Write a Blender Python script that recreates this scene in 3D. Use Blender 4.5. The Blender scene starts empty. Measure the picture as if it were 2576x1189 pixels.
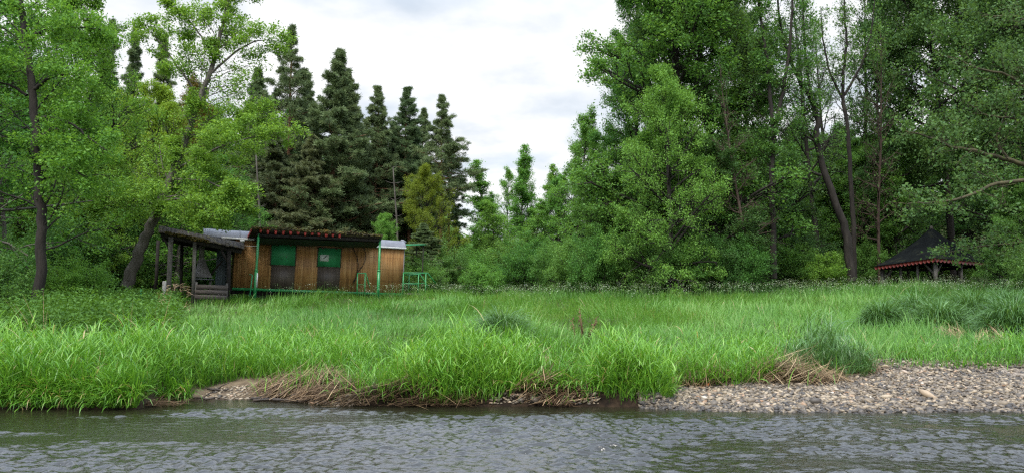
import bpy, math, random
import numpy as np
from mathutils import Vector, Matrix
rng = np.random.default_rng(7)
random.seed(7)
S = bpy.context.scene
COL = S.collection
R = math.radians
# ------------------------------------------------------------------ camera model (photo pixels at 2576 wide)
F = 1909.0; CX, CY = 1288.0, 594.5; EYE = 1.5; PITCH = math.atan(151 / F)
cp, sp = math.cos(PITCH), math.sin(PITCH)
def P(xd, yd, Y):
    """world point seen at pixel (xd, yd) at forward distance Y"""
    a = (xd - CX) / F; b = (CY - yd) / F
    d = np.array([a, cp - b * sp, sp + b * cp])
    return np.array([0, 0, EYE]) + d * (Y / d[1])
def GX(xd, Y):
    return (xd - CX) / F * Y * 1.0
cam = bpy.data.cameras.new('camera'); cam.sensor_fit = 'HORIZONTAL'; cam.angle = 2 * math.atan(1288 / F)
cam.clip_end = 3000; cam.clip_start = 0.05
co = bpy.data.objects.new('camera', cam); COL.objects.link(co)
co.location = (0, 0, EYE); co.rotation_euler = (math.pi / 2 + PITCH, 0, 0); S.camera = co

# ------------------------------------------------------------------ noise
def vnoise(x, y, seed=0):
    x = np.asarray(x, float); y = np.asarray(y, float)
    xi = np.floor(x).astype(np.int64); yi = np.floor(y).astype(np.int64)
    fx = x - xi; fy = y - yi
    fx = fx * fx * (3 - 2 * fx); fy = fy * fy * (3 - 2 * fy)
    def h(a, b):
        n = (a * 374761393 + b * 668265263 + seed * 1274126177) & 0x7fffffff
        n = ((n ^ (n >> 13)) * 1274126177) & 0x7fffffff
        return ((n ^ (n >> 16)) & 0xffff) / 65535.0
    return (h(xi, yi) * (1 - fx) + h(xi + 1, yi) * fx) * (1 - fy) + (h(xi, yi + 1) * (1 - fx) + h(xi + 1, yi + 1) * fx) * fy
def fbm(x, y, seed=0, o=4):
    s = 0; a = .5; t = 0
    for k in range(o):
        s = s + a * vnoise(x * 2 ** k, y * 2 ** k, seed + k * 17); t += a; a *= .5
    return s / t
def sm(x, a, b):
    t = np.clip((x - a) / (b - a), 0, 1); return t * t * (3 - 2 * t)

# ------------------------------------------------------------------ terrain
_sh = [(-2600, 1040), (-300, 1031), (0, 1028), (350, 1026), (395, 1012), (450, 1005), (640, 1003), (760, 1011), (870, 1018), (1000, 1020),
       (1450, 1020), (1640, 1023), (1800, 1031), (2000, 1034), (2300, 1034), (2576, 1034), (2900, 1036), (5200, 1036)]
_shp = [P(x, y, 1.0) - np.array([0, 0, EYE]) for x, y in _sh]
_shX = np.array([v[0] * EYE / -v[2] for v in _shp]); _shY = np.array([EYE / -v[2] for v in _shp])
def shore(X):
    return np.interp(X, _shX, _shY) + (fbm(np.asarray(X) * 1.3, 0.5, 3, 3) - .5) * .22
def grav(X): return sm(X, 1.85, 2.25)
def gravw(X): return np.interp(X, [1.7, 1.9, 2.3, 3.3, 4.4, 5.2, 8, 14, 20], [0, .35, 1.25, 1.35, 1.9, 2.85, 2.55, 2.5, 0])
def mud(X): return sm(X, -5.3, -4.7) * (1 - sm(X, -2.6, -2.0))
def mudw(X): return np.interp(X, [-5.3, -4.9, -4.4, -3.5, -3.1, -2.2, -1.9], [0, .5, 1.25, 1.35, 1.6, 1.3, 0])
def terr(X, Y):
    X = np.asarray(X, float); Y = np.asarray(Y, float)
    d = Y - shore(X)
    g, m = grav(X), mud(X)
    st = .20 * sm(d, -.06, .16) + .10 * sm(d, .1, 1.2)
    sl = np.clip(.13 * d, -1, .42)
    w = np.clip(g + m, 0, 1)
    z = np.where(d > 0, st * (1 - w) + sl * w, 0)
    z = z + np.where(d <= 0, st * (1 - w) + np.clip(.3 * d, -.45, 0), 0)
    slope = np.interp(X, [-40, -14, 0, 12, 22, 40], [.029, .029, .034, .041, .045, .047])
    z = z + slope * np.clip(d - .8 - g * 1.5, 0, 36)
    z = z + (fbm(X * .35, Y * .35, 11, 3) - .5) * .22 * sm(d, .8, 3) * (1 - sm(Y, 45, 60))
    z = z + .30 * np.exp(-((X + 10.5) / 6.5) ** 2 - ((Y - 36.5) / 4.5) ** 2)
    hl = np.interp(X, [-200, -30, -12, -4, 8, 16, 40, 200], [.30, .30, .16, .02, .03, .16, .26, .26])
    z = z + hl * np.clip(Y - 58, 0, 60)
    z = np.where(Y < -1.5, np.maximum(z, .6 * sm(-Y, 1.5, 4)), z)
    return z
# ------------------------------------------------------------------ mesh plumbing
def mesh_np(name, V, Fq, mats, face_attr=None, smooth=False, mi=None):
    """V (n,3); Fq list of (k,m) int arrays"""
    me = bpy.data.meshes.new(name)
    V = np.ascontiguousarray(V, np.float32)
    if not isinstance(Fq, (list, tuple)): Fq = [Fq]
    Fq = [np.asarray(f, np.int32) for f in Fq if len(f)]
    me.vertices.add(len(V)); me.vertices.foreach_set('co', V.ravel())
    loops = np.concatenate([f.ravel() for f in Fq]); tot = np.concatenate([np.full(len(f), f.shape[1], np.int32) for f in Fq])
    start = np.concatenate([[0], np.cumsum(tot)[:-1]]).astype(np.int32)
    me.loops.add(len(loops)); me.loops.foreach_set('vertex_index', loops)
    me.polygons.add(len(tot)); me.polygons.foreach_set('loop_start', start)
    try: me.polygons.foreach_set('loop_total', tot)
    except Exception: pass
    if smooth: me.polygons.foreach_set('use_smooth', np.ones(len(tot), bool))
    if mi is not None: me.polygons.foreach_set('material_index', np.asarray(mi, np.int32))
    if not isinstance(mats, (list, tuple)): mats = [mats]
    for m in mats: me.materials.append(m)
    if face_attr:
        for k, a in face_attr.items():
            dom = 'FACE' if len(a) == len(tot) else 'POINT'
            at = me.attributes.new(k, 'FLOAT', dom); at.data.foreach_set('value', np.ascontiguousarray(a, np.float32))
    me.update(calc_edges=True); me.validate()
    return me
def link(name, me, parent=None, loc=None):
    o = bpy.data.objects.new(name, me); COL.objects.link(o)
    if parent is not None: o.parent = parent
    if loc is not None: o.location = loc
    return o
def tag(o, label=None, cat=None, group=None, kind=None):
    if label: o['label'] = label
    if cat: o['category'] = cat
    if group: o['group'] = group
    if kind: o['kind'] = kind
    return o
def empty(name, loc, rot=(0, 0, 0)):
    o = bpy.data.objects.new(name, None); COL.objects.link(o); o.location = loc; o.rotation_euler = rot
    o.empty_display_size = .2
    return o
class MB:
    def __init__(s): s.V = []; s.Q = []; s.T = []; s.n = 0; s.aq = []; s.at = []
    def add(s, V, Q=None, T=None, aq=None, at=None):
        V = np.asarray(V, float).reshape(-1, 3)
        if Q is not None and len(Q): s.Q.append(np.asarray(Q) + s.n); s.aq.append(np.full(len(Q), .5) if aq is None else np.broadcast_to(aq, (len(Q),)))
        if T is not None and len(T): s.T.append(np.asarray(T) + s.n); s.at.append(np.full(len(T), .5) if at is None else np.broadcast_to(at, (len(T),)))
        s.V.append(V); s.n += len(V)
    def box(s, lo, hi, a=.5, jit=0):
        x0, y0, z0 = lo; x1, y1, z1 = hi
        V = np.array([(x0, y0, z0), (x1, y0, z0), (x1, y1, z0), (x0, y1, z0), (x0, y0, z1), (x1, y0, z1), (x1, y1, z1), (x0, y1, z1)], float)
        if jit: V += rng.normal(0, jit, V.shape)
        s.add(V, [(0, 3, 2, 1), (4, 5, 6, 7), (0, 1, 5, 4), (1, 2, 6, 5), (2, 3, 7, 6), (3, 0, 4, 7)], aq=a)
    def beam(s, p, q, w, h, up=(0, 0, 1), a=.5):
        p = np.asarray(p, float); q = np.asarray(q, float); d = q - p; d /= np.linalg.norm(d)
        sd = np.cross(d, up); n = np.linalg.norm(sd)
        sd = np.array([1., 0, 0]) if n < 1e-4 else sd / n
        u = np.cross(sd, d)
        V = [c + sd * w / 2 * i + u * h / 2 * j for c in (p, q) for i, j in ((-1, -1), (1, -1), (1, 1), (-1, 1))]
        s.add(V, [(0, 1, 2, 3), (7, 6, 5, 4), (0, 4, 5, 1), (1, 5, 6, 2), (2, 6, 7, 3), (3, 7, 4, 0)], aq=a)
    def tube(s, pts, rad, n=6, cap=True, a=.5):
        pts = np.asarray(pts, float); m = len(pts); rad = np.broadcast_to(rad, (m,))
        t = np.gradient(pts, axis=0); t /= np.linalg.norm(t, axis=1)[:, None] + 1e-9
        ref = np.array([0, 0, 1.]) if abs(t[:, 2]).mean() < .8 else np.array([1., 0, 0])
        b1 = np.cross(t, ref); b1 /= np.linalg.norm(b1, axis=1)[:, None] + 1e-9; b2 = np.cross(t, b1)
        ang = np.arange(n) * 2 * math.pi / n
        V = pts[:, None] + rad[:, None, None] * (np.cos(ang)[None, :, None] * b1[:, None] + np.sin(ang)[None, :, None] * b2[:, None])
        i = np.arange(m - 1)[:, None] * n; j = np.arange(n)[None]; k = (j + 1) % n
        Q = np.stack([i + j, i + k, i + n + k, i + n + j], -1).reshape(-1, 4)
        V = V.reshape(-1, 3)
        T = None
        if cap:
            V = np.concatenate([V, pts[:1], pts[-1:]]); c0, c1 = m * n, m * n + 1
            T = [(c0, (q + 1) % n, q) for q in range(n)] + [(c1, (m - 1) * n + q, (m - 1) * n + (q + 1) % n) for q in range(n)]
        s.add(V, Q, T, aq=a, at=a)
    def build(s, name, mats, parent=None, smooth=False, loc=None):
        V = np.concatenate(s.V); fq = []; at = []
        if s.Q: fq.append(np.concatenate(s.Q)); at.append(np.concatenate(s.aq))
        if s.T: fq.append(np.concatenate(s.T)); at.append(np.concatenate(s.at))
        return link(name, mesh_np(name, V, fq, mats, {'tint': np.concatenate(at)}, smooth), parent, loc)

# ------------------------------------------------------------------ materials
def new_mat(name):
    m = bpy.data.materials.new(name); m.use_nodes = True
    nt = m.node_tree; nt.nodes.clear()
    return m, nt
def nd(nt, t, **kw):
    n = nt.nodes.new(t)
    for k, v in kw.items():
        if k.startswith('i_'):
            key = k[2:]; n.inputs[int(key) if key.isdigit() else key.replace('_', ' ')].default_value = v
        else: setattr(n, k, v)
    return n
def ramp(nt, fac, stops, interp='LINEAR'):
    r = nt.nodes.new('ShaderNodeValToRGB'); r.color_ramp.interpolation = interp
    e = r.color_ramp.elements
    while len(e) < len(stops): e.new(.5)
    for x, (p, c) in zip(e, stops):
        x.position = p; x.color = (*c, 1) if len(c) == 3 else c
    nt.links.new(fac, r.inputs[0]); return r.outputs[0]
def foliage_mat(name, stops, trans=.42, rough=.55, spec=.16, hue=.02, tcol=(1.25, 1.15, .6), attr='tint'):
    m, nt = new_mat(name); L = nt.links.new
    at = nd(nt, 'ShaderNodeAttribute', attribute_name=attr)
    c = ramp(nt, at.outputs['Fac'], stops)
    oi = nd(nt, 'ShaderNodeObjectInfo')
    hs = nd(nt, 'ShaderNodeHueSaturation')
    mh = nd(nt, 'ShaderNodeMapRange'); mh.inputs[3].default_value = .5 - hue; mh.inputs[4].default_value = .5 + hue; L(oi.outputs['Random'], mh.inputs[0])
    mv = nd(nt, 'ShaderNodeMapRange'); mv.inputs[3].default_value = 1.12; mv.inputs[4].default_value = .9; L(oi.outputs['Random'], mv.inputs[0])
    L(mh.outputs[0], hs.inputs['Hue']); L(mv.outputs[0], hs.inputs['Value']); L(c, hs.inputs['Color'])
    p = nd(nt, 'ShaderNodeBsdfPrincipled'); p.inputs['Roughness'].default_value = rough; p.inputs['Specular IOR Level'].default_value = spec
    L(hs.outputs[0], p.inputs['Base Color'])
    o = nd(nt, 'ShaderNodeOutputMaterial')
    if trans > 0:
        tm = nd(nt, 'ShaderNodeMix', data_type='RGBA', blend_type='MULTIPLY'); tm.inputs['Factor'].default_value = 1
        L(hs.outputs[0], tm.inputs[6]); tm.inputs[7].default_value = (*tcol, 1)
        t = nd(nt, 'ShaderNodeBsdfTranslucent'); L(tm.outputs[2], t.inputs[0])
        mx = nd(nt, 'ShaderNodeMixShader'); mx.inputs[0].default_value = trans
        L(p.outputs[0], mx.inputs[1]); L(t.outputs[0], mx.inputs[2]); L(mx.outputs[0], o.inputs[0])
    else: L(p.outputs[0], o.inputs[0])
    return m
def noise_mat(name, stops, scale=4, rough=.85, detail=6, stretch=(1, 1, 1), bump=.3, spec=.3, metal=0, bscale=None, coord='Object', dist=.0):
    m, nt = new_mat(name); L = nt.links.new
    tc = nd(nt, 'ShaderNodeTexCoord'); mp = nd(nt, 'ShaderNodeMapping'); mp.inputs['Scale'].default_value = stretch
    L(tc.outputs[coord], mp.inputs[0])
    n = nd(nt, 'ShaderNodeTexNoise'); n.inputs['Scale'].default_value = scale; n.inputs['Detail'].default_value = detail; n.inputs['Roughness'].default_value = .62
    n.inputs['Distortion'].default_value = dist
    L(mp.outputs[0], n.inputs[0])
    c = ramp(nt, n.outputs[0], stops)
    p = nd(nt, 'ShaderNodeBsdfPrincipled'); p.inputs['Roughness'].default_value = rough; p.inputs['Specular IOR Level'].default_value = spec; p.inputs['Metallic'].default_value = metal
    L(c, p.inputs['Base Color'])
    if bump:
        n2 = nd(nt, 'ShaderNodeTexNoise'); n2.inputs['Scale'].default_value = bscale or scale * 3; n2.inputs['Detail'].default_value = 5; L(mp.outputs[0], n2.inputs[0])
        b = nd(nt, 'ShaderNodeBump'); b.inputs['Strength'].default_value = bump; b.inputs['Distance'].default_value = .03; L(n2.outputs[0], b.inputs['Height']); L(b.outputs[0], p.inputs['Normal'])
    o = nd(nt, 'ShaderNodeOutputMaterial'); L(p.outputs[0], o.inputs[0])
    return m
M = {}
G3 = lambda a, b, c: [(0, a), (.5, b), (1, c)]
M['leaf_light'] = foliage_mat('leaf_light', G3((.074, .175, .028), (.128, .275, .044), (.205, .370, .066)), hue=.012)
M['leaf_yellow'] = foliage_mat('leaf_yellow', G3((.095, .19, .022), (.160, .285, .032), (.24, .37, .055)), hue=.01)
M['leaf_mid'] = foliage_mat('leaf_mid', G3((.060, .150, .034), (.104, .238, .052), (.165, .325, .074)), hue=.014)
M['leaf_dark'] = foliage_mat('leaf_dark', G3((.052, .130, .036), (.090, .202, .050), (.142, .280, .070)), trans=.4, hue=.014)
M['leaf_shaded'] = foliage_mat('leaf_shaded', G3((.042, .100, .034), (.072, .152, .046), (.115, .215, .062)), trans=.4, hue=.012)  # right-hand wood: its shade is put into this darker leaf colour
M['leaf_fresh'] = foliage_mat('leaf_fresh', G3((.078, .190, .036), (.126, .285, .056), (.19, .385, .080)), hue=.012)
M['leaf_copper'] = foliage_mat('leaf_copper', G3((0.143, 0.077, 0.022), (0.187, 0.132, 0.033), (0.154, 0.209, 0.039)))
M['leaf_golden'] = foliage_mat('leaf_golden', G3((.105, .155, .020), (.165, .225, .028), (.235, .29, .04)), hue=.005)
M['needle'] = foliage_mat('needle', G3((.056, .092, .042), (.098, .150, .060), (.155, .205, .080)), trans=.2, tcol=(1.1, 1.1, .7))
M['needle_brown'] = foliage_mat('needle_brown', G3((.062, .082, .042), (.102, .128, .058), (.15, .175, .072)), trans=.2)
M['bark_dark'] = noise_mat('bark_dark', [(.3, (.010, .008, .007)), (.6, (.026, .022, .018)), (.8, (.055, .05, .04))], 5, .95, stretch=(1, 1, .25), bump=.8)
M['bark_grey'] = noise_mat('bark_grey', [(.3, (.05, .044, .036)), (.6, (.10, .09, .075)), (.8, (.15, .145, .12))], 5, .95, stretch=(1, 1, .25), bump=.8)
M['bark_pine'] = noise_mat('bark_pine', [(.3, (.07, .042, .027)), (.6, (.17, .085, .045)), (.8, (.22, .13, .075))], 4, .95, stretch=(1, 1, .3), bump=.8)
M['bark_brown'] = noise_mat('bark_brown', [(.3, (.035, .024, .018)), (.6, (.075, .052, .040)), (.8, (.11, .085, .065))], 3, .95, bump=.3)
M['bark_moss'] = noise_mat('bark_moss', [(.3, (.03, .028, .018)), (.55, (.065, .058, .03)), (.75, (.11, .10, .04))], 3, .95, bump=.6)
# ------------------------------------------------------------------ trees
UP = np.array([0, 0, 1.])
def unit(v): return v / (np.linalg.norm(v) + 1e-9)
class Tree:
    def __init__(s, seed): s.r = np.random.default_rng(seed); s.w = MB(); s.spots = []; s.sd = []; s.ct = []
    def path(s, a, d, L, n, wander, lift):
        pts = [np.asarray(a, float)]; d = unit(d)
        for k in range(n):
            d = unit(d + s.r.normal(0, wander, 3) + UP * lift); pts.append(pts[-1] + d * L / n)
        return np.array(pts)
    def grow(s, a, d, L, r, lv, K):
        n = (6, 5, 4, 3)[min(lv, 3)]
        pts = s.path(a, d, L, n, K['wander'][lv], K['lift'][lv])
        if r > K.get('rmin', .006): s.w.tube(pts, np.linspace(r, r * (.35 if lv < 2 else .5), n + 1), (7, 5, 4, 3)[min(lv, 3)], cap=False)
        if lv >= K['levels']:
            s.leafspots(pts); return
        kids = s.r.poisson(K['kids'][lv] * (min(1, .25 + L / K.get('lref', 1.6)) if lv == 1 else 1))
        kids = max(kids, 2)
        for q in range(kids):
            t = K['t0'][lv] + (1 - K['t0'][lv]) * (q + s.r.random()) / kids
            i = min(int(t * n), n - 1); f = t * n - i
            p = pts[i] * (1 - f) + pts[i + 1] * f; dd = unit(pts[i + 1] - pts[i])
            az = s.r.uniform(0, 2 * math.pi); x = unit(np.cross(dd, s.r.normal(0, 1, 3)))
            if K.get('flat') and lv >= 1:
                x = unit(np.cross(dd, UP)) * (1 if q % 2 else -1) + UP * s.r.normal(0, K['flat']); x = unit(x)
            an = R(s.r.normal(K['ang'][lv], 10))
            cd = dd * math.cos(an) + x * math.sin(an)
            s.grow(p, cd, L * K['ratio'][lv] * (1.15 - .65 * t) * s.r.uniform(.75, 1.25), r * K['rr'][lv] * (1 - .4 * t), lv + 1, K)
        s.leafspots(pts[(1 if K.get('along') and lv == 1 else -2):])
    def leafspots(s, pts):
        c = s.r.random()
        for k in range(len(pts) - 1):
            s.spots.append((pts[k] + pts[k + 1]) / 2); s.sd.append(unit(pts[k + 1] - pts[k])); s.ct.append(c)
        s.spots.append(pts[-1]); s.sd.append(s.sd[-1]); s.ct.append(c)
    def leaves(s, k, spread, size, aspect=.62, up=.8, thin=1.0):
        sp_ = np.repeat(np.array(s.spots), k, 0); ct = np.repeat(np.array(s.ct), k)
        if thin < 1:
            keep = s.r.random(len(sp_)) < thin; sp_ = sp_[keep]; ct = ct[keep]
        n = len(sp_)
        c = sp_ + s.r.normal(0, spread, (n, 3)) * np.array([1, 1, .7])
        nor = s.r.normal(0, .6, (n, 3)) + np.array([0, 0, up]); nor /= np.linalg.norm(nor, axis=1)[:, None]
        ax = np.cross(nor, s.r.normal(0, 1, (n, 3))); ax /= np.linalg.norm(ax, axis=1)[:, None] + 1e-9
        sd = np.cross(nor, ax)
        sz = size * (.5 + 1.15 * s.r.random(n) ** 1.4)[:, None]
        V = np.stack([c - ax * sz * .5, c + sd * sz * aspect * .5 + nor * sz * .12 - ax * sz * .05, c + ax * sz * .5 - nor * sz * .1, c - sd * sz * aspect * .5 + nor * sz * .12 - ax * sz * .05], 1).reshape(-1, 3)
        Q = np.arange(4 * n).reshape(n, 4)
        ti = np.clip(.72 * ct + .28 * s.r.random(n), 0, 1)
        return V, Q, ti
    def needles(s, k, size, width):
        sp_ = np.repeat(np.array(s.spots), k, 0); dd = np.repeat(np.array(s.sd), k, 0); ct = np.repeat(np.array(s.ct), k); n = len(sp_)
        d = dd * .7 + s.r.normal(0, .65, (n, 3)) + UP * .35; d /= np.linalg.norm(d, axis=1)[:, None]
        sd = np.cross(d, s.r.normal(0, 1, (n, 3))); sd /= np.linalg.norm(sd, axis=1)[:, None] + 1e-9
        a = sp_ + s.r.normal(0, .06, (n, 3)); L = size * s.r.uniform(.6, 1.3, n)[:, None]
        V = np.stack([a - sd * width * .35, a + sd * width * .35, a + d * L + sd * width * .12, a + d * L - sd * width * .12], 1)
        V[:, 1] += d * L * .1; V[:, 2] -= UP * .03
        ti = np.clip(.6 * ct + .4 * s.r.random(n), 0, 1)
        return V.reshape(-1, 3), np.arange(4 * n).reshape(n, 4), ti
KB = dict(levels=3, kids=(0, 7, 5), ang=(60, 48, 45), ratio=(.5, .5, .5), rr=(.35, .5, .5), wander=(.06, .13, .18, .2), lift=(0, .05, .04, -.02), t0=(.2, .18, .15), rmin=.007)
def crown_tree(seed, H, r0, base, prof, nprim, e0, e1, K, lean=(0, 0), wob=.03, whorl=0, rag=False):
    """trunk up to H, primaries from base*H; prof(u)=length"""
    T = Tree(seed); n = 14
    pts = [np.zeros(3) - UP * .3]; d = unit(np.array([lean[0], lean[1], 1.]))
    for k in range(n):
        d = unit(d + T.r.normal(0, wob, 3) + UP * .03); pts.append(pts[-1] + d * (H + .3) / n)
    pts = np.array(pts); pts[:, 2] *= H / pts[-1, 2]
    u = np.linspace(0, 1, n + 1)
    rad = r0 * (1 - u) ** .8 + .015; rad[0] *= 1.35
    T.w.tube(pts, rad, 9, cap=False)
    ga = T.r.uniform(0, 6)
    for q in range(nprim):
        u_ = base + (1 - base) * ((q + T.r.random() * .8) / nprim)
        if whorl: u_ = base + (1 - base) * min(.985, (q // whorl + .3 + T.r.normal(0, .28)) / (nprim / whorl))
        v = (u_ - base) / (1 - base)
        ga += 2.4 + T.r.normal(0, .35)
        i = min(int(u_ * n), n - 1); f = u_ * n - i; p = pts[i] * (1 - f) + pts[i + 1] * f
        el = R(e0 + (e1 - e0) * v + T.r.normal(0, 8))
        d = np.array([math.cos(ga) * math.cos(el), math.sin(ga) * math.cos(el), math.sin(el)])
        L = prof(v) * (T.r.uniform(.35, 1.3) if rag else T.r.uniform(.75, 1.2))
        T.grow(p, d, L, max(.012, min(np.interp(u_, u, rad) * .5, L * .022)), 1, K)
    T.leafspots(pts[-2:]); T.H = H
    return T
def finish(T, leaf, leafmat, barkmat, name):
    V, Q, ti = leaf
    cm = mesh_np('crown', V, Q, leafmat, {'tint': ti})
    wv = np.concatenate(T.w.V); wq = np.concatenate(T.w.Q)
    wm = mesh_np('trunk', wv, wq, barkmat, {'tint': np.full(len(wq), .5)}, smooth=True)
    rad = np.percentile(np.hypot(V[:, 0], V[:, 1]), 96)
    return dict(name=name, crown=cm, trunk=wm, H=V[:, 2].max(), R=rad)
def plant(kind, X, Y, H, Rr, label, cat='tree', mat=None, bark=None, rot=0, name=None, group=None, zoff=0, tilt=(0, 0)):
    k = KIND[kind]
    z = float(terr(X, Y)) + zoff
    o = empty(name or k['name'], (X, Y, z), (tilt[0], tilt[1], rot)); sx = Rr / k['R']; o.scale = (sx, sx, H / k['H'])
    tag(o, label, cat, group)
    t = link('trunk', k['trunk'], o); c = link('crown', k['crown'], o)
    for ob, mm in ((c, mat), (t, bark)):
        if mm: ob.material_slots[0].link = 'OBJECT'; ob.material_slots[0].material = M[mm]
    return o
def plant_px(kind, xd, Y, ytop, Rr, label, **kw):
    X = GX(xd, Y); zt = P(xd, ytop, Y)[2]
    return plant(kind, X, Y, zt - float(terr(X, Y)), Rr, label, **kw)
KIND = {}
# broad airy alder
def mk(kind, name, seed, H, r0, base, prof, nprim, e0, e1, K, leaf, lm, bm, **kw):
    T = crown_tree(seed, H, r0, base, prof, nprim, e0, e1, K, **kw)
    lv = T.needles(*leaf[1:]) if leaf[0] == 'n' else T.leaves(*leaf[1:])
    KIND[kind] = finish(T, lv, M[lm], M[bm], name)
dome = lambda v: 4.2 * (max(0.0, 1 - (v * 1.02 - .25) ** 2 / .72)) ** .5 * .9 + .4
KA = dict(KB, kids=(0, 8, 5), lift=(0, .03, .02, -.03))
mk('alder', 'leafy_tree', 11, 14, .2, .12, lambda v: 4.3 * (1 - .75 * v ** 1.5), 34, 5, 60, KA, ('l', 4, .16, .13), 'leaf_light', 'bark_dark')
mk('alder_b', 'leafy_tree', 12, 14, .2, .2, lambda v: 4.0 * (1 - .8 * v ** 1.6), 30, 0, 55, KA, ('l', 4, .18, .14), 'leaf_light', 'bark_grey')
KM = dict(KB, kids=(0, 9, 6), wander=(.05, .12, .17, .2), t0=(.2, .22, .35), ratio=(.5, .46, .42))
mk('maple', 'leafy_tree', 21, 16, .28, .06, lambda v: 5.6 * (1 - .80 * v ** 3), 44, 2, 62, KM, ('l', 7, .21, .125), 'leaf_mid', 'bark_dark')
mk('maple_b', 'leafy_tree', 22, 16, .28, .08, lambda v: 5.2 * (1 - .78 * v ** 2.8) * (.85 + .3 * math.sin(v * 9)), 42, 10, 68, KM, ('l', 7, .21, .125), 'leaf_dark', 'bark_dark')
KP = dict(KB, levels=3, kids=(0, 7, 4), ang=(60, 52, 42), lift=(0, .02, .01, .02), wander=(.05, .09, .14, .15), flat=.5, ratio=(.5, .38, .45), t0=(.2, .15, .15), lref=2.0, along=True)
mk('poplar', 'slender_tree', 31, 13, .13, .08, lambda v: 2.5 * (1 - .93 * v) ** .8 + .1, 46, 34, 64, dict(KB, kids=(0, 6, 4)), ('l', 5, .15, .11), 'leaf_fresh', 'bark_grey')
mk('poplar_b', 'slender_tree', 32, 13, .12, .1, lambda v: 2.1 * (1 - .92 * v) ** .7 + .1, 36, 36, 68, dict(KB, kids=(0, 6, 4)), ('l', 4, .15, .11), 'leaf_fresh', 'bark_grey')
mk('pine', 'pine_tree', 41, 19, .17, .36, lambda v: 2.9 * (1 - v) ** .85 + .12, 84, -12, 46, KP, ('n', 9, .20, .030), 'needle', 'bark_pine', wob=.018, rag=True)
mk('pine_b', 'pine_tree', 42, 19, .17, .44, lambda v: 2.5 * (.55 + .5 * math.sin(2.6 * v + .5)) * (1 - .93 * v ** 2.2), 62, -8, 50, KP, ('n', 9, .20, .030), 'needle', 'bark_pine', wob=.022, rag=True)
mk('pine_full', 'pine_tree', 43, 18, .24, .03, lambda v: 4.2 * (1 - v) ** .9 + .12, 150, -14, 44, dict(KP, kids=(0, 8, 4), ratio=(.5, .34, .45)), ('n', 9, .22, .032), 'needle', 'bark_pine', wob=.015, rag=True)
mk('spruce', 'spruce_tree', 44, 19, .22, .06, lambda v: 3.0 * (1 - v) ** .95 + .08, 120, -18, 25, dict(KP, kids=(0, 7, 4), lift=(0, .01, -.03, -.08)), ('n', 9, .20, .030), 'needle', 'bark_dark', wob=.008, rag=True)
KS = dict(KB, kids=(0, 6, 5), ratio=(.5, .5, .5))
def shrub(kind, seed, H, R_, nst, leaf, lm, bm, elev=(35, 85)):
    T = Tree(seed)
    for q in range(nst):
        az = T.r.uniform(0, 6.283); el = R(T.r.uniform(*elev))
        d = np.array([math.cos(az) * math.cos(el), math.sin(az) * math.cos(el), math.sin(el)])
        T.grow(np.array([T.r.normal(0, .25), T.r.normal(0, .25), -.1]), d, (H * math.sin(el) + R_ * math.cos(el)) * T.r.uniform(.6, 1.05), .03, 1, KS)
    KIND[kind] = finish(T, T.leaves(*leaf), M[lm], M[bm], 'shrub')
shrub('shrub', 51, 4.2, 2.6, 30, (7, .16, .105), 'leaf_mid', 'bark_dark')
shrub('shrub_b', 52, 4.0, 2.4, 26, (7, .17, .11), 'leaf_dark', 'bark_dark', (15, 80))
shrub('bush_fine', 53, 2.6, 1.8, 34, (5, .10, .09), 'leaf_fresh', 'bark_dark', (40, 88))
KT = dict(KM, kids=(0, 11, 7))
mk('maple_tall', 'leafy_tree', 24, 26, .34, .05, lambda v: 6.2 * (1 - .8 * v ** 2.6) * (.85 + .25 * math.sin(v * 17)), 60, 4, 58, KT, ('l', 7, .24, .15), 'leaf_mid', 'bark_dark')
mk('maple_high', 'leafy_tree', 23, 18, .26, .32, lambda v: 5.2 * (.75 + .9 * v * (1 - v)) * (1 - .6 * v ** 4), 44, 0, 60, KT, ('l', 6, .24, .15), 'leaf_dark', 'bark_dark')
# sparse, twiggy
mk('sparse', 'sparse_tree', 61, 18, .2, .3, lambda v: 3.4 * (1 - .6 * v), 28, 25, 65, dict(KB, kids=(0, 8, 6), rmin=.001, wander=(.06, .15, .2, .2)), ('l', 2, .14, .12, .62, .8, .6), 'leaf_dark', 'bark_dark')

mk('twiggy', 'sparse_tree', 62, 17, .16, .2, lambda v: 3.2 * (1 - .6 * v), 34, 10, 55, dict(KB, kids=(0, 9, 7), rmin=.0005, wander=(.06, .18, .25, .25)), ('l', 1, .14, .11, .62, .8, .35), 'leaf_dark', 'bark_brown')
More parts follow.
